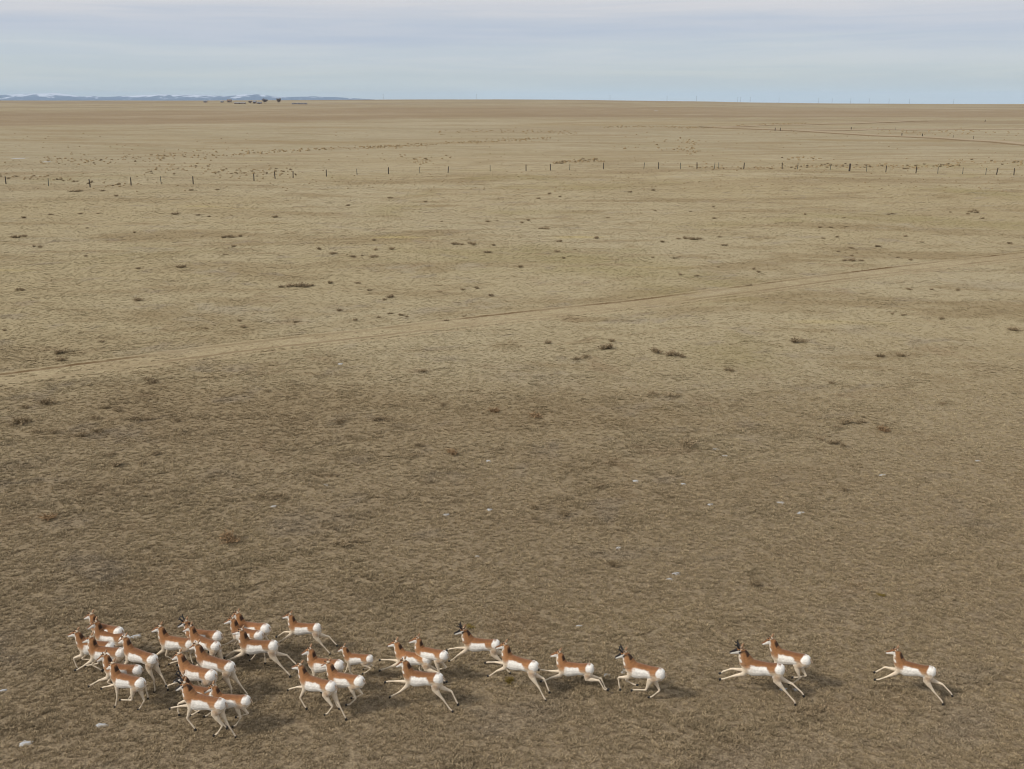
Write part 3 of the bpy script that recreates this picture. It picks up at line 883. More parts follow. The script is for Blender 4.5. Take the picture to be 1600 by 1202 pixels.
for k, (x, y, w, hpx) in enumerate(snow):
    p = at(x, y); s = px_per_m(p)
    L_ = w / s * 0.5
    dep = math.atan2(CAM_H - p.z, p.length)
    W_ = hpx / s / max(math.sin(dep), 0.02) * 0.5
    W_ = min(W_, L_ * 1.6)
    rg = random.Random(900 + k); nseg = 22
    ph = [rg.uniform(0, 6.28) for _ in range(4)]; th = rg.uniform(-0.15, 0.25)
    V = [(0, 0, 0.022)]; Fc = []
    for ri, (rr, zz_) in enumerate(((0.5, 0.024), (0.85, 0.014), (1.0, -0.02))):
        for q_ in range(nseg):
            a = 2 * math.pi * q_ / nseg
            m_ = 1 + 0.15 * math.sin(2 * a + ph[0]) + 0.18 * math.sin(3 * a + ph[1]) + 0.15 * math.sin(5 * a + ph[2]) + 0.1 * math.sin(9 * a + ph[3])
            ex, ey = rr * m_ * L_ * math.cos(a), rr * m_ * W_ * math.sin(a)
            X_, Y_ = ex * math.cos(th) - ey * math.sin(th), ex * math.sin(th) + ey * math.cos(th)
            lump = 0.012 * rg.random() if ri < 2 else 0
            V.append((X_, Y_, terr1(p.x + X_, p.y + Y_) - p.z + zz_ + lump))
    for q_ in range(nseg):
        Fc.append((0, 1 + q_, 1 + (q_ + 1) % nseg))
        for ri in range(2):
            o1 = 1 + ri * nseg
            Fc.append((o1 + q_, o1 + nseg + q_, o1 + nseg + (q_ + 1) % nseg, o1 + (q_ + 1) % nseg))
    o = mesh_obj('snow_patch', V, Fc, m_snow, smooth=True)
    o.location = p
    if y < 260:
        lab = ['long pale snow streak on a slope beyond the fence', 'small bright snow patch beside the long snow streak', 'tiny white snow patch far off on the brown rise'][k - 26]
    elif y > 940:
        lab = {(40, 1162): 'longest scrap of old snow, lying alone ahead of the leading bunch', (158, 1134): 'grey scrap of snow on the open side of the leading bunch, below its near doe',
               (212, 995): 'snow scrap in the gap between the leading bunch and the middle bunch', (948, 1056): 'snow scrap at the hind hooves of the doe ahead of the lone buck',
               (976, 1050): 'snow scrap beside the forelegs of the lone horned buck', (1224, 1078): 'larger snow scrap under the hind legs of the leaping black-faced buck',
               (1243, 1079): 'smaller snow scrap under the hind legs of the leaping black-faced buck', (905, 979): 'tiny snow scrap beyond the doe that runs ahead of the lone buck',
               (5, 1080): 'small snow scrap far in front of the leading bunch'}[(x, y)]
    else:
        lab = ('stretched' if w >= 12 else 'short' if w >= 10 else 'tiny') + (' close-in' if y > 840 else '') + ' scrap of old snow in the open grass between the herd and the track'
    tag(o, lab, 'snow', 'scraps of old snow')

# ------------------------------------------------------------------ far ranch buildings, bare trees and utility poles
m_barn = plain('weathered_barn_boards', (0.26, 0.21, 0.18), 0.3, 0.4)
m_white = plain('pale_house_siding', (0.42, 0.42, 0.42), 0.15, 0.4)
m_roof = plain('dark_metal_roof', (0.20, 0.21, 0.24), 0.3, 0.4, 0.6, 0.3)
m_brownroof = plain('brown_shingle_roof', (0.17, 0.12, 0.09), 0.3, 0.4)
m_dark = plain('dark_opening', (0.02, 0.02, 0.025), 0.3, 0.4, 0.5, 0.4)


def building(px, py, L_, W_, H_, roofh, wall, roof, label, rz_=0.1, wins=2):
    p = at(px, py)
    root = empty('ranch_building', p, rz_)
    l, w = L_ / 2, W_ / 2
    V = [(-l, -w, -1), (l, -w, -1), (l, w, -1), (-l, w, -1), (-l, -w, H_), (l, -w, H_), (l, w, H_), (-l, w, H_), (-l, 0, H_ + roofh - 0.06), (l, 0, H_ + roofh - 0.06)]
    Fc = [(0, 1, 5, 4), (2, 3, 7, 6), (1, 2, 6, 9, 5), (3, 0, 4, 8, 7)]
    mesh_obj('wall', V, Fc, wall, root)
    e = 0.35
    V = [(-l - e, -w - e, H_ - 0.12), (l + e, -w - e, H_ - 0.12), (l + e, 0, H_ + roofh), (-l - e, 0, H_ + roofh), (-l - e, w + e, H_ - 0.12), (l + e, w + e, H_ - 0.12)]
    V += [(x, y, z + 0.18) for x, y, z in V]
    Fc = [(0, 1, 2, 3), (3, 2, 5, 4), (6, 9, 8, 7), (9, 10, 11, 8), (0, 6, 7, 1), (4, 5, 11, 10), (0, 3, 9, 6), (3, 4, 10, 9), (1, 7, 8, 2), (2, 8, 11, 5)]
    mesh_obj('roof', V, Fc, roof, root)

    def slab(nm, x0, x1, z0, z1, mat):
        y0, y1 = -w - 0.06, -w + 0.02
        V = [(x0, y0, z0), (x1, y0, z0), (x1, y1, z0), (x0, y1, z0), (x0, y0, z1), (x1, y0, z1), (x1, y1, z1), (x0, y1, z1)]
        mesh_obj(nm, V, [(0, 1, 5, 4), (1, 2, 6, 5), (2, 3, 7, 6), (3, 0, 4, 7), (4, 5, 6, 7), (3, 2, 1, 0)], mat, root)
    slab('door', -0.6, 0.7, 0, min(2.3, H_ * 0.85), m_dark)
    for k in range(wins):
        xw = (-0.5 - 0.35 * L_ / 2) if k == 0 else (0.5 + 0.35 * L_ / 2)
        slab('window', xw - 0.5, xw + 0.5, H_ * 0.35, H_ * 0.72, m_dark)
    return tag(root, label, 'building')


building(321, 160.3, 7, 5, 2.2, 1.2, m_barn, m_roof, 'small dark shed far off, first of the ranch sheds away from the trees')
building(347, 160.3, 6, 5, 2.0, 1.0, m_barn, m_roof, 'low dark shed far off next to the peaked brown barn')
building(358.5, 160.0, 9, 8, 2.8, 2.8, m_barn, m_brownroof, 'peaked brown barn far off on the ranch skyline')
building(375, 162.6, 19, 8, 1.7, 0.7, m_barn, m_roof, 'long low dark shed in front of the far ranch yard')
building(398, 162.0, 6, 6, 3.0, 2.0, m_barn, m_roof, 'dark square ranch building between two clumps of bare trees')
building(405.5, 162.5, 8, 6, 2.2, 1.0, m_barn, m_roof, 'low ranch house at the foot of the bare tree')
building(468, 163.0, 26, 9, 1.4, 0.8, m_barn, m_roof, 'very long low shed far off past the lone bare tree')

m_bark = plain('bare_tree_bark', (0.20, 0.17, 0.16), 0.3, 2.0)
m_twig = plain('bare_twig_mass', (0.22, 0.19, 0.19), 0.3, 2.0)


def bare_tree(px, py, hpx, wpx, label, seed):
    p = at(px, py); s = 1 / px_per_m(p)
    H_, W_ = hpx * s, wpx * s
    rg = random.Random(seed)
    root = empty('bare_tree', p)
    V, Fc = [], []

    def limb(a_, b_, r0, r1, V, Fc, sides=5):
        d = (b_ - a_).normalized(); u = d.orthogonal().normalized(); v_ = d.cross(u)
        k = len(V)
        for c_, r in ((a_, r0), (b_, r1)):
            for q_ in range(sides):
                an = 2 * math.pi * q_ / sides
                V.append(tuple(c_ + (u * math.cos(an) + v_ * math.sin(an)) * r))
        for q_ in range(sides):
            Fc.append((k + q_, k + (q_ + 1) % sides, k + sides + (q_ + 1) % sides, k + sides + q_))
    tips = []
    fork = Vector((0, 0, H_ * 0.28))
    limb(Vector((0, 0, -0.5)), fork, 0.32, 0.25, V, Fc, 7)
    for k in range(8):
        a = 6.28 * k / 8 + rg.uniform(-.3, .3)
        e = Vector((math.cos(a) * W_ * rg.uniform(.2, .36), math.sin(a) * W_ * rg.uniform(.2, .36), H_ * rg.uniform(.55, .8)))
        limb(fork, e, 0.16, 0.07, V, Fc)
        tips.append(e)
    mesh_obj('trunk', V, Fc, m_bark, root)
    V, Fc = [], []
    for k in range(1500):
        bse = rg.choice(tips)
        st = fork.lerp(bse, rg.uniform(0.3, 1))
        d = Vector((rg.gauss(0, 1), rg.gauss(0, 1), rg.gauss(0.5, .8))).normalized() * rg.uniform(.1, .34) * H_ * 0.9
        en = st + d
        en.z = min(max(en.z, H_ * .12), H_)
        w = Vector((rg.uniform(-1, 1), rg.uniform(-1, 1), 0)).normalized() * 0.11
        q_ = len(V)
        V += [tuple(st - w), tuple(st + w), tuple(en + w * .5), tuple(en - w * .5)]
        Fc.append((q_, q_ + 1, q_ + 2, q_ + 3))
    mesh_obj('crown', V, Fc, m_twig, root)
    return tag(root, label, 'tree', 'bare trees at the far ranch')


bare_tree(391, 162.3, 5.2, 8, 'low clump of bare tree beside the dark square ranch building', 1)
bare_tree(414, 162.6, 9.5, 13, 'wide bare tree behind the low ranch house', 2)
bare_tree(436, 163.0, 10, 10, 'lone round bare tree standing apart from the ranch buildings', 3)

m_pole = plain('utility_pole_wood', (0.075, 0.065, 0.06), 0.3, 1.0)


def cyl(V, Fc, x, y, z0, z1, r0, r1, n=8):
    k = len(V)
    for z, r in ((z0, r0), (z1, r1)):
        for q_ in range(n):
            V.append((x + r * math.cos(6.2832 * q_ / n), y + r * math.sin(6.2832 * q_ / n), z))
    for q_ in range(n):
        Fc.append((k + q_, k + (q_ + 1) % n, k + n + (q_ + 1) % n, k + n + q_))
    Fc.append(tuple(k + n + q_ for q_ in range(n)))


V, Fc = [], []
cyl(V, Fc, 0, 0, -1.5, 13.5, 0.22, 0.14)
me_pole = bpy.data.meshes.new('pole'); me_pole.from_pydata(V, [], Fc); me_pole.materials.append(m_pole)
V = [(-1.3, -0.08, 12.6), (1.3, -0.08, 12.6), (1.3, 0.08, 12.6), (-1.3, 0.08, 12.6), (-1.3, -0.08, 12.85), (1.3, -0.08, 12.85), (1.3, 0.08, 12.85), (-1.3, 0.08, 12.85)]
me_arm = bpy.data.meshes.new('crossarm'); me_arm.from_pydata(V, [], [(0, 1, 5, 4), (1, 2, 6, 5), (2, 3, 7, 6), (3, 0, 4, 7), (4, 5, 6, 7), (3, 2, 1, 0)]); me_arm.materials.append(m_pole)
V, Fc = [], []
cyl(V, Fc, 0, 0, 12.85, 13.15, 0.07, 0.09, 6)
me_ins = bpy.data.meshes.new('insulator'); me_ins.from_pydata(V, [], Fc); me_ins.materials.append(m_white)
for x in (599, 745, 953, 1042, 1088, 1152.5, 1157, 1172, 1217, 1279, 1300, 1329, 1358, 1389, 1421, 1490):
    d = ray(x, 160)
    yy = 2900.0 + random.uniform(-120, 60)
    p = Vector((d.x * yy, yy, terr1(d.x * yy, yy)))
    root = empty('utility_pole', p, random.uniform(-.3, .3))
    for nm, me in (('pole', me_pole), ('crossarm', me_arm)):
        o = bpy.data.objects.new(nm, me); COL.objects.link(o); o.parent = root
    for xi in (-1.1, 0.55, 1.1):
        o = bpy.data.objects.new('insulator', me_ins); COL.objects.link(o); o.parent = root; o.location = (xi, 0, 0)
    tag(root, 'thin wooden utility pole with crossarm standing on the far skyline', 'utility pole', 'utility poles on the skyline')
# ------------------------------------------------------------------ the pronghorn herd
m_fur, t, b = new_mat('pronghorn_coat', 0.8, 0.12)
ca = t.new('ShaderNodeAttribute'); ca.attribute_name = 'coat'
tc = t.new('ShaderNodeTexCoord')
fn = t.noise(tc.outputs['Object'], 60, 3, 0.6, stretch=(0.35, 1, 1))
fn2 = t.noise(tc.outputs['Object'], 7, 3, 0.6)
vv = t.math('ADD', t.maprange(fn, 0.3, 0.7, 0.88, 1.10), t.maprange(fn2, 0.3, 0.7, -0.07, 0.06))
cmb = t.new('ShaderNodeCombineXYZ')
for k in range(3): t.put(cmb.inputs[k], vv)
t.put(b.inputs['Base Color'], t.mix(1.0, ca.outputs['Color'], cmb.outputs[0], 'MULTIPLY'))
b.inputs['Sheen Weight'].default_value = 0.15
fb = t.new('ShaderNodeBump'); fb.inputs['Strength'].default_value = 0.25; fb.inputs['Distance'].default_value = 0.01
t.put(fb.inputs['Height'], fn); t.put(b.inputs['Normal'], fb.outputs[0])
m_horn = plain('black_horn', (0.022, 0.020, 0.020), 0.3, 30, 0.45, 0.4)
m_hoof = plain('black_hoof', (0.025, 0.022, 0.020), 0.3, 30, 0.5, 0.3)
m_eye = plain('dark_eye', (0.008, 0.006, 0.005), 0.1, 10, 0.15, 0.5)
m_ear = plain('tan_ear', (0.36, 0.22, 0.13), 0.35, 40)
m_tail = plain('pale_tail', (0.40, 0.30, 0.22), 0.3, 40)

TANF = np.array((0.31, 0.150, 0.065)); DEEP = np.array((0.200, 0.088, 0.038)); CREAM = np.array((0.66, 0.56, 0.435))
WHITE = np.array((0.80, 0.775, 0.735)); MANE = np.array((0.045, 0.023, 0.014)); BLACK = np.array((0.022, 0.018, 0.017))
FAWN = np.array((0.43, 0.27, 0.16))


def rotv(v, deg):          # rotate (x, z) direction: 0 = straight down, positive = forward (+x)
    a = R(deg)
    return np.array((math.sin(a), 0.0, -math.cos(a)))


def lerp_c(a, b_, f):
    f = np.clip(f, 0, 1)[:, None]
    return a * (1 - f) + b_ * f


def sst(a, b_, x):
    t_ = np.clip((x - a) / (b_ - a), 0, 1)
    return t_ * t_ * (3 - 2 * t_)


class Tube:
    def __init__(self, C, U, S, hh, hw):
        self.C, self.U, self.S = np.array(C, float), np.array(U, float), np.array(S, float)
        self.hh, self.hw = np.array(hh, float), np.array(hw, float)
        d = np.linalg.norm(np.diff(self.C, axis=0), axis=1)
        self.T = np.concatenate([[0], np.cumsum(d)]) / d.sum()

    def mesh(self, V, Fc, n=14):
        base = len(V)
        for c_, u, s, h, w in zip(self.C, self.U, self.S, self.hh, self.hw):
            for k in range(n):
                a = 2 * math.pi * k / n
                V.append(c_ + u * h * math.cos(a) + s * w * math.sin(a))
        m = len(self.C)
        for j in range(m - 1):
            for k in range(n):
                Fc.append((base + j * n + k, base + j * n + (k + 1) % n, base + (j + 1) * n + (k + 1) % n, base + (j + 1) * n + k))
        Fc.append(tuple(base + k for k in range(n))[::-1])
        Fc.append(tuple(base + (m - 1) * n + k for k in range(n)))

    def local(self, P):
        best = np.full(len(P), 1e9); out = np.zeros((len(P), 3))
        for j in range(len(self.C) - 1):
            a_, b_ = self.C[j], self.C[j + 1]
            d = b_ - a_; u = np.clip(((P - a_) @ d) / (d @ d), 0, 1)
            c_ = a_ + u[:, None] * d
            dist = np.linalg.norm(P - c_, axis=1)
            up = self.U[j] * (1 - u)[:, None] + self.U[j + 1] * u[:, None]
            sd_ = self.S[j] * (1 - u)[:, None] + self.S[j + 1] * u[:, None]
            hh = self.hh[j] * (1 - u) + self.hh[j + 1] * u; hw = self.hw[j] * (1 - u) + self.hw[j + 1] * u
            q_ = P - c_
            v_ = (q_ * up).sum(1) / hh; s_ = (q_ * sd_).sum(1) / hw
            rho = dist / ((hh + hw) / 2)
            sel = rho < best
            best = np.where(sel, rho, best)
            out[sel, 0] = (self.T[j] + u * (self.T[j + 1] - self.T[j]))[sel]
            out[sel, 1] = v_[sel]; out[sel, 2] = s_[sel]
        return best, out[:, 0], out[:, 1], out[:, 2]


POSES = {   # per leg: angles of the four segments, then body pitch (nose up +) and arch
    'E': dict(FN=(28, 60, 60, 72), FF=(36, 86, 54, 45), HN=(0, -44, -40, -30), HF=(-8, -78, -46, -40), pitch=0, arch=-0.01),
    'E2': dict(FN=(26, 52, 52, 60), FF=(34, 78, 74, 70), HN=(0, -46, -38, -50), HF=(-5, -82, -28, -30), pitch=0, arch=-0.01),
    'E3': dict(FN=(30, 64, 62, 66), FF=(38, 88, 86, 84), HN=(-6, -84, -22, -82), HF=(-6, -80, -20, -70), pitch=-2, arch=-0.01),
    'G': dict(FN=(12, 72, -8, -18), FF=(0, 40, -84, -80), HN=(58, 14, 68, 74), HF=(42, -28, 46, 56), pitch=3, arch=0.03),
    'G1': dict(FN=(14, 55, 0, -12), FF=(0, 25, -70, -70), HN=(56, 18, 58, 66), HF=(44, -10, 50, 60), pitch=2, arch=0.03),
    'G2': dict(FN=(-10, -15, -62, -66), FF=(10, 26, 28, 30), HN=(52, -55, 50, 64), HF=(48, -62, 66, 70), pitch=-3, arch=0.03),
    'G3': dict(FN=(-5, 5, -30, -40), FF=(0, 10, -10, -20), HN=(50, -20, 40, 70), HF=(46, -40, 62, 80), pitch=-2, arch=0.03),
    'P': dict(FN=(5, 22, -34, -40), FF=(22, 72, 66, 66), HN=(18, -34, 34, 55), HF=(-8, -30, -31, -25), pitch=5, arch=0.0),
    'P2': dict(FN=(8, 30, -20, -30), FF=(24, 66, 62, 60), HN=(10, -22, -2, 12), HF=(-10, -36, -34, -25), pitch=7, arch=0.0),
    'R': dict(FN=(-8, 2, 14, 26), FF=(24, 70, 68, 66), HN=(52, 8, 72, 76), HF=(20, -26, 34, 44), pitch=3, arch=0.02),
    'S': dict(FN=(24, 62, 58, 60), FF=(6, 30, -60, -60), HN=(34, -20, 30, 40), HF=(10, -40, -10, 0), pitch=2, arch=0.0),
}


def pronghorn(cx, cy, away, pose, label, scale=1.0, buck=False, pitch=0.0, neck=16, head=14, yaw=0.0, lean=0.0, fur=0.0):
    po = dict(POSES[pose])
    pit = po['pitch'] + pitch; arch = po['arch']
    rg = random.Random(int(cx * 7 + cy))
    pit += rg.uniform(-2, 2); neck += rg.uniform(-9, 9); head += rg.uniform(-8, 10); yaw += rg.uniform(-14, 14); scale *= rg.uniform(0.95, 1.03)
    cp_, sp_ = math.cos(R(pit)), math.sin(R(pit))
    jit = lambda a: tuple(v_ + rg.uniform(-8, 8) for v_ in a)

    def T(x, z, y=0.0):
        z = z + arch * math.cos(math.pi * x / 1.2)
        dx, dz = x, z - 0.66
        return np.array((dx * cp_ - dz * sp_, y, 0.66 + dx * sp_ + dz * cp_))
    up = np.array((-sp_, 0, cp_)); side = np.array((0, 1.0, 0))
    rings = [(-0.470, .728, .060, .052), (-0.448, .724, .108, .088), (-0.405, .716, .146, .124), (-0.33, .705, .165, .146), (-0.21, .697, .152, .148), (-0.07, .688, .150, .146), (0.08, .666, .176, .160),
             (0.22, .654, .194, .160), (0.335, .668, .180, .134), (0.41, .685, .148, .106), (0.462, .70, .098, .072)]
    XR = np.array([r[0] for r in rings])
    trunk = Tube([T(r[0], r[1]) for r in rings], [up] * len(rings), [side] * len(rings), [r[2] for r in rings], [r[3] for r in rings])
    # neck
    nb = T(0.345, 0.745); nl = 0.315
    na = R(neck) ; nd = np.array((math.sin(na), 0, math.cos(na)))
    yw = R(yaw)
    ntop = nb + nd * nl + np.array((0, math.sin(yw) * 0.03, 0))
    nback = np.array((-nd[2], 0, nd[0]))
    nfat = 1.12 if buck else 1.0
    nC = [nb, nb + (ntop - nb) * 0.3 + np.array((0.012, 0, 0)), nb + (ntop - nb) * 0.6 + np.array((0.012, 0, 0)), nb + (ntop - nb) * 0.85, ntop]
    neck_t = Tube(nC, [nback] * 5, [side] * 5, [.165 * nfat, .140 * nfat, .116 * nfat, .098, .074], [.116 * nfat, .097 * nfat, .080 * nfat, .068, .053])
    # head
    ha = R(-head - 8)
    fwd0 = np.array((math.cos(ha), 0, math.sin(ha)))
    Rz = np.array(((math.cos(yw), -math.sin(yw), 0), (math.sin(yw), math.cos(yw), 0), (0, 0, 1)))
    fwd = Rz @ fwd0; hup = Rz @ np.array((-math.sin(ha), 0, math.cos(ha))); hs = np.cross(hup, fwd)
    poll = ntop + np.array((-0.02, 0, 0.005)); HL = 0.315
    hr = [(-0.03, 0.0, .045, .04), (0.06, .0, .080, .062), (.24, .004, .086, .066), (.42, -.004, .072, .055), (.62, -.014, .054, .041), (.80, -.022, .043, .034), (.94, -.026, .036, .031), (1.0, -.028, .022, .02)]
    head_t = Tube([poll + fwd * (HL * s) + hup * dz for s, dz, _, _ in hr], [hup] * len(hr), [hs] * len(hr), [q_[2] for q_ in hr], [q_[3] for q_ in hr])
    # legs
    legs = []; hoofs = []
    for nm, ysgn in (('FN', 1), ('FF', -1)):
        an = jit(po[nm])
        j0 = T(0.325, 0.645, 0.072 * ysgn)
        d = [rotv(None, a + pit * 0.5) for a in an]
        j1 = j0 + d[0] * .18; j2 = j1 + d[1] * .255; j3 = j2 + d[2] * .22; j4 = j3 + d[3] * .07
        C = [j0 - d[0] * .08, j0, j1, j1 + d[1] * .10, j2 - d[1] * .02, j2 + d[2] * .02, j2 + d[2] * .10, j3, j4]
        rr = [.070, .074, .054, .039, .0255, .023, .0172, .0205, .0165]
        legs.append((nm, C, rr)); hoofs.append((j4, d[3], .021))
    for nm, ysgn in (('HN', 1), ('HF', -1)):
        an = jit(po[nm])
        j0 = T(-0.325, 0.695, 0.072 * ysgn)
        d = [rotv(None, a + pit * 0.5) for a in an]
        j1 = j0 + d[0] * .225; j2 = j1 + d[1] * .30; j3 = j2 + d[2] * .265; j4 = j3 + d[3] * .07
        C = [j0 - d[0] * .04, j0 + d[0] * .09, j1, j1 + d[1] * .10, j1 + d[1] * .19, j2, j2 + d[2] * .04, j2 + d[2] * .13, j3, j4]
        rr = [.105, .115, .084, .058, .037, .0255, .0225, .0172, .0205, .0165]
        legs.append((nm, C, rr)); hoofs.append((j4, d[3], .022))
    tubes = [trunk, neck_t, head_t]
    for nm, C, rr in legs:
        U, S_ = [], []
        C = np.array(C)
        for k in range(len(C)):
            dd = C[min(k + 1, len(C) - 1)] - C[max(k - 1, 0)]; dd /= np.linalg.norm(dd)
            U.append(np.cross(dd, side) / np.linalg.norm(np.cross(dd, side))); S_.append(side)
        flat_ = [0.62 if r > .06 else 0.8 if r > .03 else 0.95 for r in rr]
        tubes.append(Tube(C, U, S_, rr, [r * f for r, f in zip(rr, flat_)]))
    V, Fc = [], []
    for tb in tubes: tb.mesh(V, Fc, 14)
    me = bpy.data.meshes.new('body_raw'); me.from_pydata([tuple(v_) for v_ in V], [], Fc)
    tmp = bpy.data.objects.new('body_raw', me); COL.objects.link(tmp)
    rm = tmp.modifiers.new('r', 'REMESH'); rm.mode = 'VOXEL'; rm.voxel_size = 0.0115; rm.use_smooth_shade = True
    sm = tmp.modifiers.new('s', 'SMOOTH'); sm.factor = 0.5; sm.iterations = 3
    dg = bpy.context.evaluated_depsgraph_get()
    body_me = bpy.data.meshes.new_from_object(tmp.evaluated_get(dg))
    bpy.data.objects.remove(tmp); bpy.data.meshes.remove(me)
    body_me.name = 'body'
    n = len(body_me.vertices)
    P_ = np.zeros(n * 3, np.float32); body_me.vertices.foreach_get('co', P_); P_ = P_.reshape(-1, 3).astype(float)
    # coat colours from anatomy
    wts, cols = [], []
    wob = 0.09 * (fbm(P_[:, 0] * 14 + 50, P_[:, 2] * 14 + P_[:, 1] * 9 + 50, rg.randint(0, 999), 3) - 0.5)
    br = 1 + fur + rg.uniform(-.14, .12)
    tanc, deep = TANF * br, DEEP * br
    for k, tb in enumerate(tubes):
        rho, tt, v_, s_ = tb.local(P_)
        bias = 0.0
        if k == 0:
            x = np.interp(tt, tb.T, XR)
            c_ = lerp_c(tanc[None, :].repeat(n, 0), deep[None, :].repeat(n, 0), sst(0.60, 0.95, v_))
            c_ = lerp_c(c_, (FAWN * br)[None, :], sst(0.50, 0.10, v_) * 0.8)
            c_ = lerp_c(c_, CREAM[None, :], sst(0.18, -0.38, v_))
            vf = 0.60 + wob * 2
            panel = sst(vf + .10, vf - .08, v_) * sst(-0.15, -0.08, x + 0.10 * (0.4 - v_) + wob) * sst(0.35, 0.20, x + wob + 0.04 * np.clip(v_, 0, 1))
            c_ = lerp_c(c_, WHITE[None, :], panel)
            c_ = lerp_c(c_, WHITE[None, :], sst(-0.55, -0.8, v_))
            rd = ((x + .50) / .212) ** 2 + ((v_ - .42) / .80) ** 2
            c_ = lerp_c(c_, WHITE[None, :] * 1.04, sst(1.25, 0.85, rd + wob * 3))
            c_ = lerp_c(c_, CREAM[None, :] * 1.1, sst(0.36, 0.44, x) * sst(0.1, -0.4, v_))
        elif k == 1:
            c_ = lerp_c(tanc[None, :].repeat(n, 0), (FAWN * br)[None, :], sst(0.1, -0.5, v_) * 0.6)
            c_ = lerp_c(c_, MANE[None, :], sst(0.40, 0.72, v_ + wob) * sst(0.22, 0.48, tt))
            bands = np.maximum(sst(.22, .28, tt) * sst(.46, .40, tt), sst(.58, .64, tt) * sst(.84, .78, tt))
            c_ = lerp_c(c_, WHITE[None, :], sst(-0.35, -0.55, v_) * bands)
            c_ = lerp_c(c_, CREAM[None, :], sst(-0.6, -0.85, v_))
        elif k == 2:
            c_ = lerp_c(tanc[None, :].repeat(n, 0), WHITE[None, :] * 0.98, sst(0.42, 0.22, v_ + wob) * sst(.14, .26, tt))
            topc = BLACK if buck else DEEP * 0.8
            c_ = lerp_c(c_, topc[None, :], sst(0.10 if buck else 0.30, 0.32 if buck else 0.50, v_) * sst(.30, .42, tt) * (1.0 if buck else 0.85))
            c_ = lerp_c(c_, CREAM[None, :], sst(0.35, .6, v_) * sst(.22, .15, tt))
            c_ = lerp_c(c_, BLACK[None, :], sst(.90, .96, tt) * sst(-0.55, -0.1, v_))
            if buck:
                c_ = lerp_c(c_, BLACK[None, :], sst(.02, .08, tt) * sst(.40, .30, tt) * sst(0.15, -0.15, v_) * sst(.2, .45, np.abs(s_)))
            bias = -0.15
        else:
            hind = k >= 5
            c_ = lerp_c((FAWN * br)[None, :].repeat(n, 0), CREAM[None, :], sst(.04, .26, tt) if not hind else sst(.08, .34, tt))
            inner = sst(0.0, -0.7, s_ * (1 if k in (3, 5) else -1))
            c_ = lerp_c(c_, CREAM[None, :] * 1.1, inner * sst(.9, .5, tt))
            if hind:
                c_ = lerp_c(c_, WHITE[None, :], sst(-0.40, -.46, P_[:, 0]) * sst(.3, .1, tt) * 0.5)
            bias = 0.35 * sst(.22, .05, tt)
        cols.append(c_); wts.append(np.exp(-9.0 * np.clip(rho + bias, 0, 4)))
    W = np.array(wts); W /= W.sum(0) + 1e-12
    colr = np.einsum('kn,knc->nc', W, np.array(cols))
    mott = fbm(P_[:, 0] * 22 + 9, P_[:, 2] * 22 + P_[:, 1] * 15 + 9, rg.randint(0, 999), 3)
    colr = colr * (0.86 + 0.26 * mott)[:, None] * np.array((1.0, 0.99, 0.97))
    at_ = body_me.color_attributes.new('coat', 'FLOAT_COLOR', 'POINT')
    rgba = np.ones((n, 4), np.float32); rgba[:, :3] = np.clip(colr, 0, 0.9)
    at_.data.foreach_set('color', rgba.ravel())
    body_me.materials.clear(); body_me.materials.append(m_fur)
    # lowest hoof rests on the ground
    zlow = min(float((j + d * .05)[2]) - 0.012 for j, d, _ in hoofs)
    off = np.array((0, 0, -zlow))
    scale *= 0.98
    zc = (0.68 - zlow) * scale
    # place: the trunk centre is seen at (cx, cy)
    d = ray(cx, cy)
    y = 25.0
    for _ in range(20):
        zt = terr1(d.x * y, y) + zc
        y = (zt - CAM_H) / d.z
    phi = math.degrees(math.atan2(d.x, 1.0))
    a_w = R(180 - (away + phi))
    root = empty('pronghorn', (d.x * y, y, terr1(d.x * y, y)), a_w)
    root.scale = (scale,) * 3
    root.rotation_euler = (R(lean), 0, a_w)

    def part(nm, V, Fc, mat, smooth=True):
        V = [tuple(np.array(v_) + off) for v_ in V]
        return mesh_obj(nm, V, Fc, mat, root, smooth)
    P_ += off
    body_me.vertices.foreach_set('co', P_.astype(np.float32).ravel())
    body_me.update()
    bo = bpy.data.objects.new('body', body_me); COL.objects.link(bo); bo.parent = root
    # hooves: cloven wedges
    for j, dd, r in hoofs:
        V, Fc = [], []
        fw = np.cross(side, dd); fw = -fw if fw @ np.array((1, 0, 0)) < 0 and abs(dd[2]) > .5 else fw
        for sg in (-1, 1):
            b0 = len(V); cy_ = side * sg * .011
            for z, l, w in ((-.010, .016, .009), (.020, .021, .010), (.045, .025, .008)):
                c_ = j + dd * z + cy_ + fw * (.006 + z * .2)
                for ax, ay in ((-1, -1), (1, -1), (1, 1), (-1, 1)):
                    V.append(c_ + fw * ax * l + side * ay * w)
            for q_ in range(2):
                for e in range(4):
                    Fc.append((b0 + q_ * 4 + e, b0 + q_ * 4 + (e + 1) % 4, b0 + q_ * 4 + 4 + (e + 1) % 4, b0 + q_ * 4 + 4 + e))
            Fc += [(b0 + 3, b0 + 2, b0 + 1, b0), (b0 + 8, b0 + 9, b0 + 10, b0 + 11)]
        part('hoof', V, Fc, m_hoof, False)
    # ears: cupped leaves
    for sg in (1, -1):
        base = poll + fwd * .035 + hup * .055 + hs * sg * .042
        ed = hup * .70 + hs * sg * .55 - fwd * (.62 + rg.uniform(-.15, .15)); ed /= np.linalg.norm(ed)
        ew = np.cross(ed, hs * sg); ew /= np.linalg.norm(ew); en = np.cross(ed, ew)
        V, Fc = [], []
        prof = [(0, .013), (.025, .024), (.058, .028), (.088, .017), (.112, .003)]
        for z, w in prof:
            for fx, dp in ((-1, .0), (-.5, .012), (.5, .012), (1, .0), (.5, .020), (-.5, .020)):
                V.append(base + ed * z + ew * w * fx + en * (dp - .01) * (w / .03))
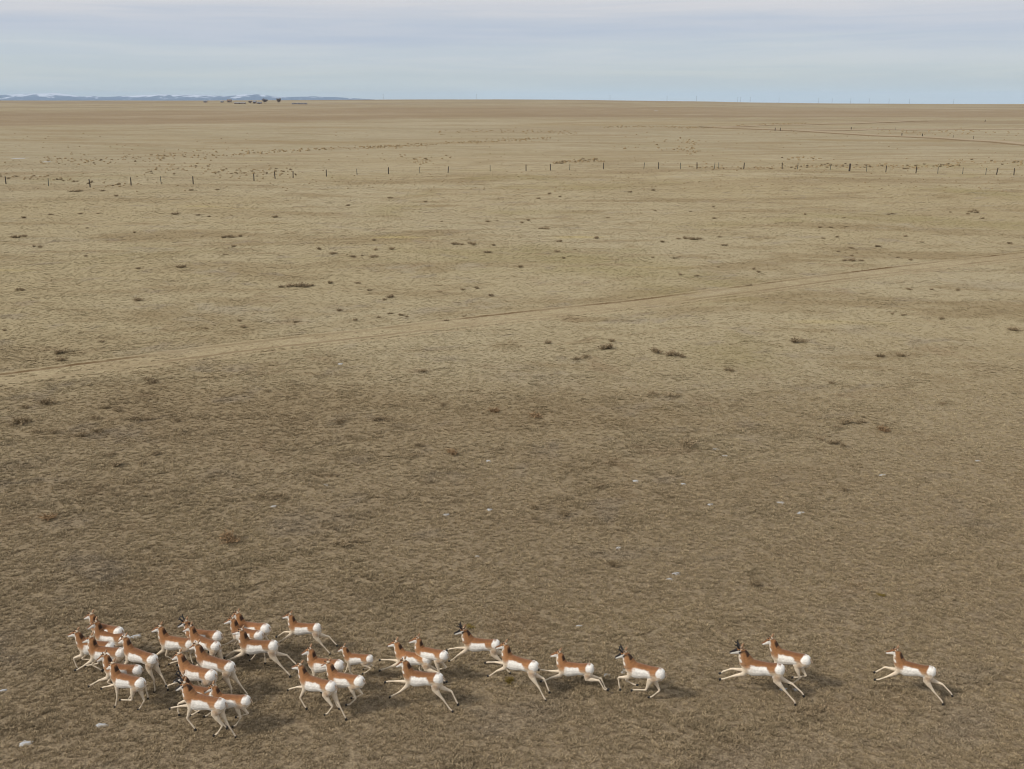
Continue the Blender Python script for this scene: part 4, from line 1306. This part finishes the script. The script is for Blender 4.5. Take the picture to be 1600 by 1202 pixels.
        for q_ in range(4):
            for e in range(6):
                Fc.append((q_ * 6 + e, q_ * 6 + (e + 1) % 6, q_ * 6 + 6 + (e + 1) % 6, q_ * 6 + 6 + e))
        part('ear', V, Fc, m_ear)
    # horns
    hlen = .175 if buck else .05
    for sg in (1, -1):
        base = poll + fwd * .075 + hup * .068 + hs * sg * .034
        V, Fc = [], []

        def horn_tube(path, rad):
            b0 = len(V)
            for k, (c_, r) in enumerate(zip(path, rad)):
                dd = path[min(k + 1, len(path) - 1)] - path[max(k - 1, 0)]; dd = dd / np.linalg.norm(dd)
                u_ = np.cross(dd, side); u_ /= np.linalg.norm(u_); w_ = np.cross(dd, u_)
                for q_ in range(7):
                    an = 2 * math.pi * q_ / 7
                    V.append(c_ + (u_ * math.cos(an) * 1.3 + w_ * math.sin(an)) * r)
            for k in range(len(path) - 1):
                for q_ in range(7):
                    Fc.append((b0 + k * 7 + q_, b0 + k * 7 + (q_ + 1) % 7, b0 + k * 7 + 7 + (q_ + 1) % 7, b0 + k * 7 + 7 + q_))
        us = [0, .2, .45, .7, .88, 1.0]
        path = [base + hup * hlen * u + hs * sg * (.10 * hlen * 2.2 * math.sin(u * 2.4)) + fwd * hlen * .10 * math.sin(u * 2.6) - fwd * hlen * .35 * max(0, u - .7) for u in us]
        horn_tube(path, [.021, .020, .017, .012, .008, .002] if buck else [.010, .009, .008, .006, .004, .002])
        if buck:
            pb = path[2]
            horn_tube([pb - fwd * .01, pb + fwd * .045 + hup * .025, pb + fwd * .062 + hup * .055], [.015, .011, .002])
        part('horn', V, Fc, m_horn)
    # eyes
    for sg in (1, -1):
        c_ = poll + fwd * (HL * .26) + hup * .030 + hs * sg * .055
        V, Fc = [], []
        for i in range(5):
            th = math.pi * (i + .5) / 5
            for q_ in range(8):
                ph = 2 * math.pi * q_ / 8
                V.append(c_ + (fwd * math.sin(th) * math.cos(ph) * 1.25 + hup * math.sin(th) * math.sin(ph) + hs * math.cos(th) * .7) * .017)
        for i in range(4):
            for q_ in range(8):
                Fc.append((i * 8 + q_, i * 8 + (q_ + 1) % 8, i * 8 + 8 + (q_ + 1) % 8, i * 8 + 8 + q_))
        Fc += [tuple(range(8))[::-1], tuple(32 + q_ for q_ in range(8))]
        part('eye', V, Fc, m_eye)
    # tail: short, held low over the white rump
    tb0 = T(-0.462, 0.795); td = T(-0.525, 0.70) - tb0; td /= np.linalg.norm(td)
    V, Fc = [], []
    tu = np.cross(td, side)
    for z, w in ((-.01, .018), (.04, .024), (.09, .018), (.125, .004)):
        for q_ in range(8):
            an = 2 * math.pi * q_ / 8
            V.append(tb0 + td * z + side * w * math.cos(an) + tu * w * .6 * math.sin(an))
    for k in range(3):
        for q_ in range(8):
            Fc.append((k * 8 + q_, k * 8 + (q_ + 1) % 8, k * 8 + 8 + (q_ + 1) % 8, k * 8 + 8 + q_))
    part('tail', V, Fc, m_tail)
    return tag(root, label, 'pronghorn', 'herd of running pronghorns')


HERD = [
    # trunk centre px, apparent turn away, pose, label, options
    (168, 986, 41, 'S', 'pronghorn doe on the outer far flank of the leading bunch, white rump showing', dict(yaw=8)),
    (176, 999, 38, 'G1', 'pronghorn doe running flank to flank inside the leading bunch beside the outer doe', dict(yaw=4)),
    (151, 1013, 30, 'G', 'frontmost pronghorn of the whole herd with bent forelegs and head held out ahead', dict(yaw=0)),
    (168, 1021, 30, 'S', 'dark-maned pronghorn reaching one foreleg forward directly behind the frontmost animal', dict(yaw=6)),
    (220, 1026, 42, 'P2', 'rearmost pronghorn of the leading bunch with both hind legs trailing straight behind', dict(pitch=3, neck=20)),
    (193, 1048, 28, 'S', 'pronghorn half hidden behind the near doe of the leading bunch, one foreleg stretched out', dict(scale=.95)),
    (201, 1066, 42, 'R', 'near-side pronghorn of the leading bunch with a hind leg tucked forward under its belly', dict(yaw=6)),
    (278, 1007, 34, 'G1', 'pronghorn doe with gathered legs leading the middle bunch, clear of its neighbours in front', dict()),
    (320, 996, 30, 'G3', 'horned pronghorn buck on the outer side of the middle bunch behind a doe', dict(buck=True)),
    (321, 1006, 42, 'P2', 'pronghorn doe overlapping the outer horned buck, her round rump turned away', dict(scale=.95, pitch=-2)),
    (310, 1053, 41, 'S', 'pronghorn doe with a raised bent foreleg and neck stretched up, beyond the two horned bucks', dict(scale=1.03)),
    (337, 1038, 31, 'P2', 'dark-cheeked young pronghorn inside the middle bunch with hind legs trailing', dict(pitch=2)),
    (387, 992, 36, 'S', 'pronghorn of the tight trio whose neck and muzzle lead its overlapping twin', dict(yaw=4)),
    (397, 984, 34, 'G3', 'farthest pronghorn of the tight trio with upright pale ears', dict()),
    (405, 1010, 22, 'E', 'pronghorn doe at full stretch on the near side of the tight trio', dict()),
    (314, 1085, 32, 'G1', 'horned pronghorn buck nearly hidden behind the big near-side buck', dict(buck=True)),
    (321, 1098, 31, 'P', 'big horned pronghorn buck on the near edge of herd, hind legs splayed in push-off', dict(buck=True, scale=1.06)),
    (363, 1097, 26, 'G3', 'pronghorn doe with a tucked hind leg right behind the big near-side buck', dict(scale=.97)),
    (477, 982, 22, 'E', 'pronghorn doe leaping at full stretch alone on the outer side of the herd', dict(scale=.92)),
    (510, 1041, 28, 'G3', 'pronghorn doe of the foursome with legs hidden behind a dark-maned neighbour', dict()),
    (561, 1031, 20, 'G2', 'small young pronghorn with bunched legs, the smallest of the herd', dict(scale=.80)),
    (542, 1065, 33, 'G3', 'dark-maned pronghorn doe of the foursome with hind legs tucked up', dict()),
    (497, 1070, 34, 'P', 'pronghorn doe of the foursome pushing off with splayed hind legs', dict()),
    (647, 1029, 24, 'E3', 'pale pronghorn doe at full stretch with lifted hocks, overlapping another leaping doe', dict(fur=.12)),
    (675, 1024, 28, 'G3', 'pronghorn with a round white rump mostly hidden behind the pale stretched doe', dict(scale=.92)),
    (662, 1060, 20, 'E2', 'pronghorn with dark muzzle leaping at full stretch on the near side of a hidden pair', dict()),
    (753, 1007, 14, 'E2', 'horned pronghorn buck with forelegs flung out, just ahead of the doe over the bush', dict(buck=True)),
    (813, 1037, 26, 'E2', 'dark-maned pronghorn doe leaping over a round yellow-green bush', dict(pitch=4)),
    (900, 1045, 14, 'E3', 'pronghorn doe reaching with both forelegs, between the bush leaper and the lone buck', dict()),
    (1008, 1051, 17, 'G', 'lone horned pronghorn buck with black face and legs gathered beneath it', dict(buck=True, scale=1.03)),
    (1192, 1044, 6, 'E', 'black-faced horned pronghorn buck leaping at full stretch in front of a doe', dict(buck=True, scale=1.05)),
    (1236, 1030, 18, 'G3', 'pronghorn doe with gathered legs running beside the leaping black-faced buck', dict(scale=1.02)),
    (1430, 1046, 4, 'E', 'last pronghorn doe of the herd trailing alone at full stretch', dict(head=8)),
]
for cx_, cy_, aw, ps, lb, kw in HERD:
    pronghorn(cx_, cy_, aw, ps, lb, **kw)

# ------------------------------------------------------------------ the air: thin even haze over the plain
hb = [(-45000, -900, -110), (30000, -900, -110), (30000, 45000, -110), (-45000, 45000, -110), (-45000, -900, 330), (30000, -900, 330), (30000, 45000, 330), (-45000, 45000, 330)]
haze = mesh_obj('haze', hb, [(3, 2, 1, 0), (4, 5, 6, 7), (0, 1, 5, 4), (1, 2, 6, 5), (2, 3, 7, 6), (3, 0, 4, 7)])
mh = bpy.data.materials.new('haze_air'); mh.use_nodes = True
mh.node_tree.nodes.clear()
ho = mh.node_tree.nodes.new('ShaderNodeOutputMaterial'); hv = mh.node_tree.nodes.new('ShaderNodeVolumePrincipled')
hv.inputs['Color'].default_value = (0.66, 0.81, 1.0, 1)
hv.inputs['Density'].default_value = 2.9e-5
hv.inputs['Anisotropy'].default_value = 0.0
mh.node_tree.links.new(hv.outputs[0], ho.inputs['Volume'])
haze.data.materials.append(mh)
tag(haze, 'thin blue haze over the far plain and hills', 'haze', kind='stuff')
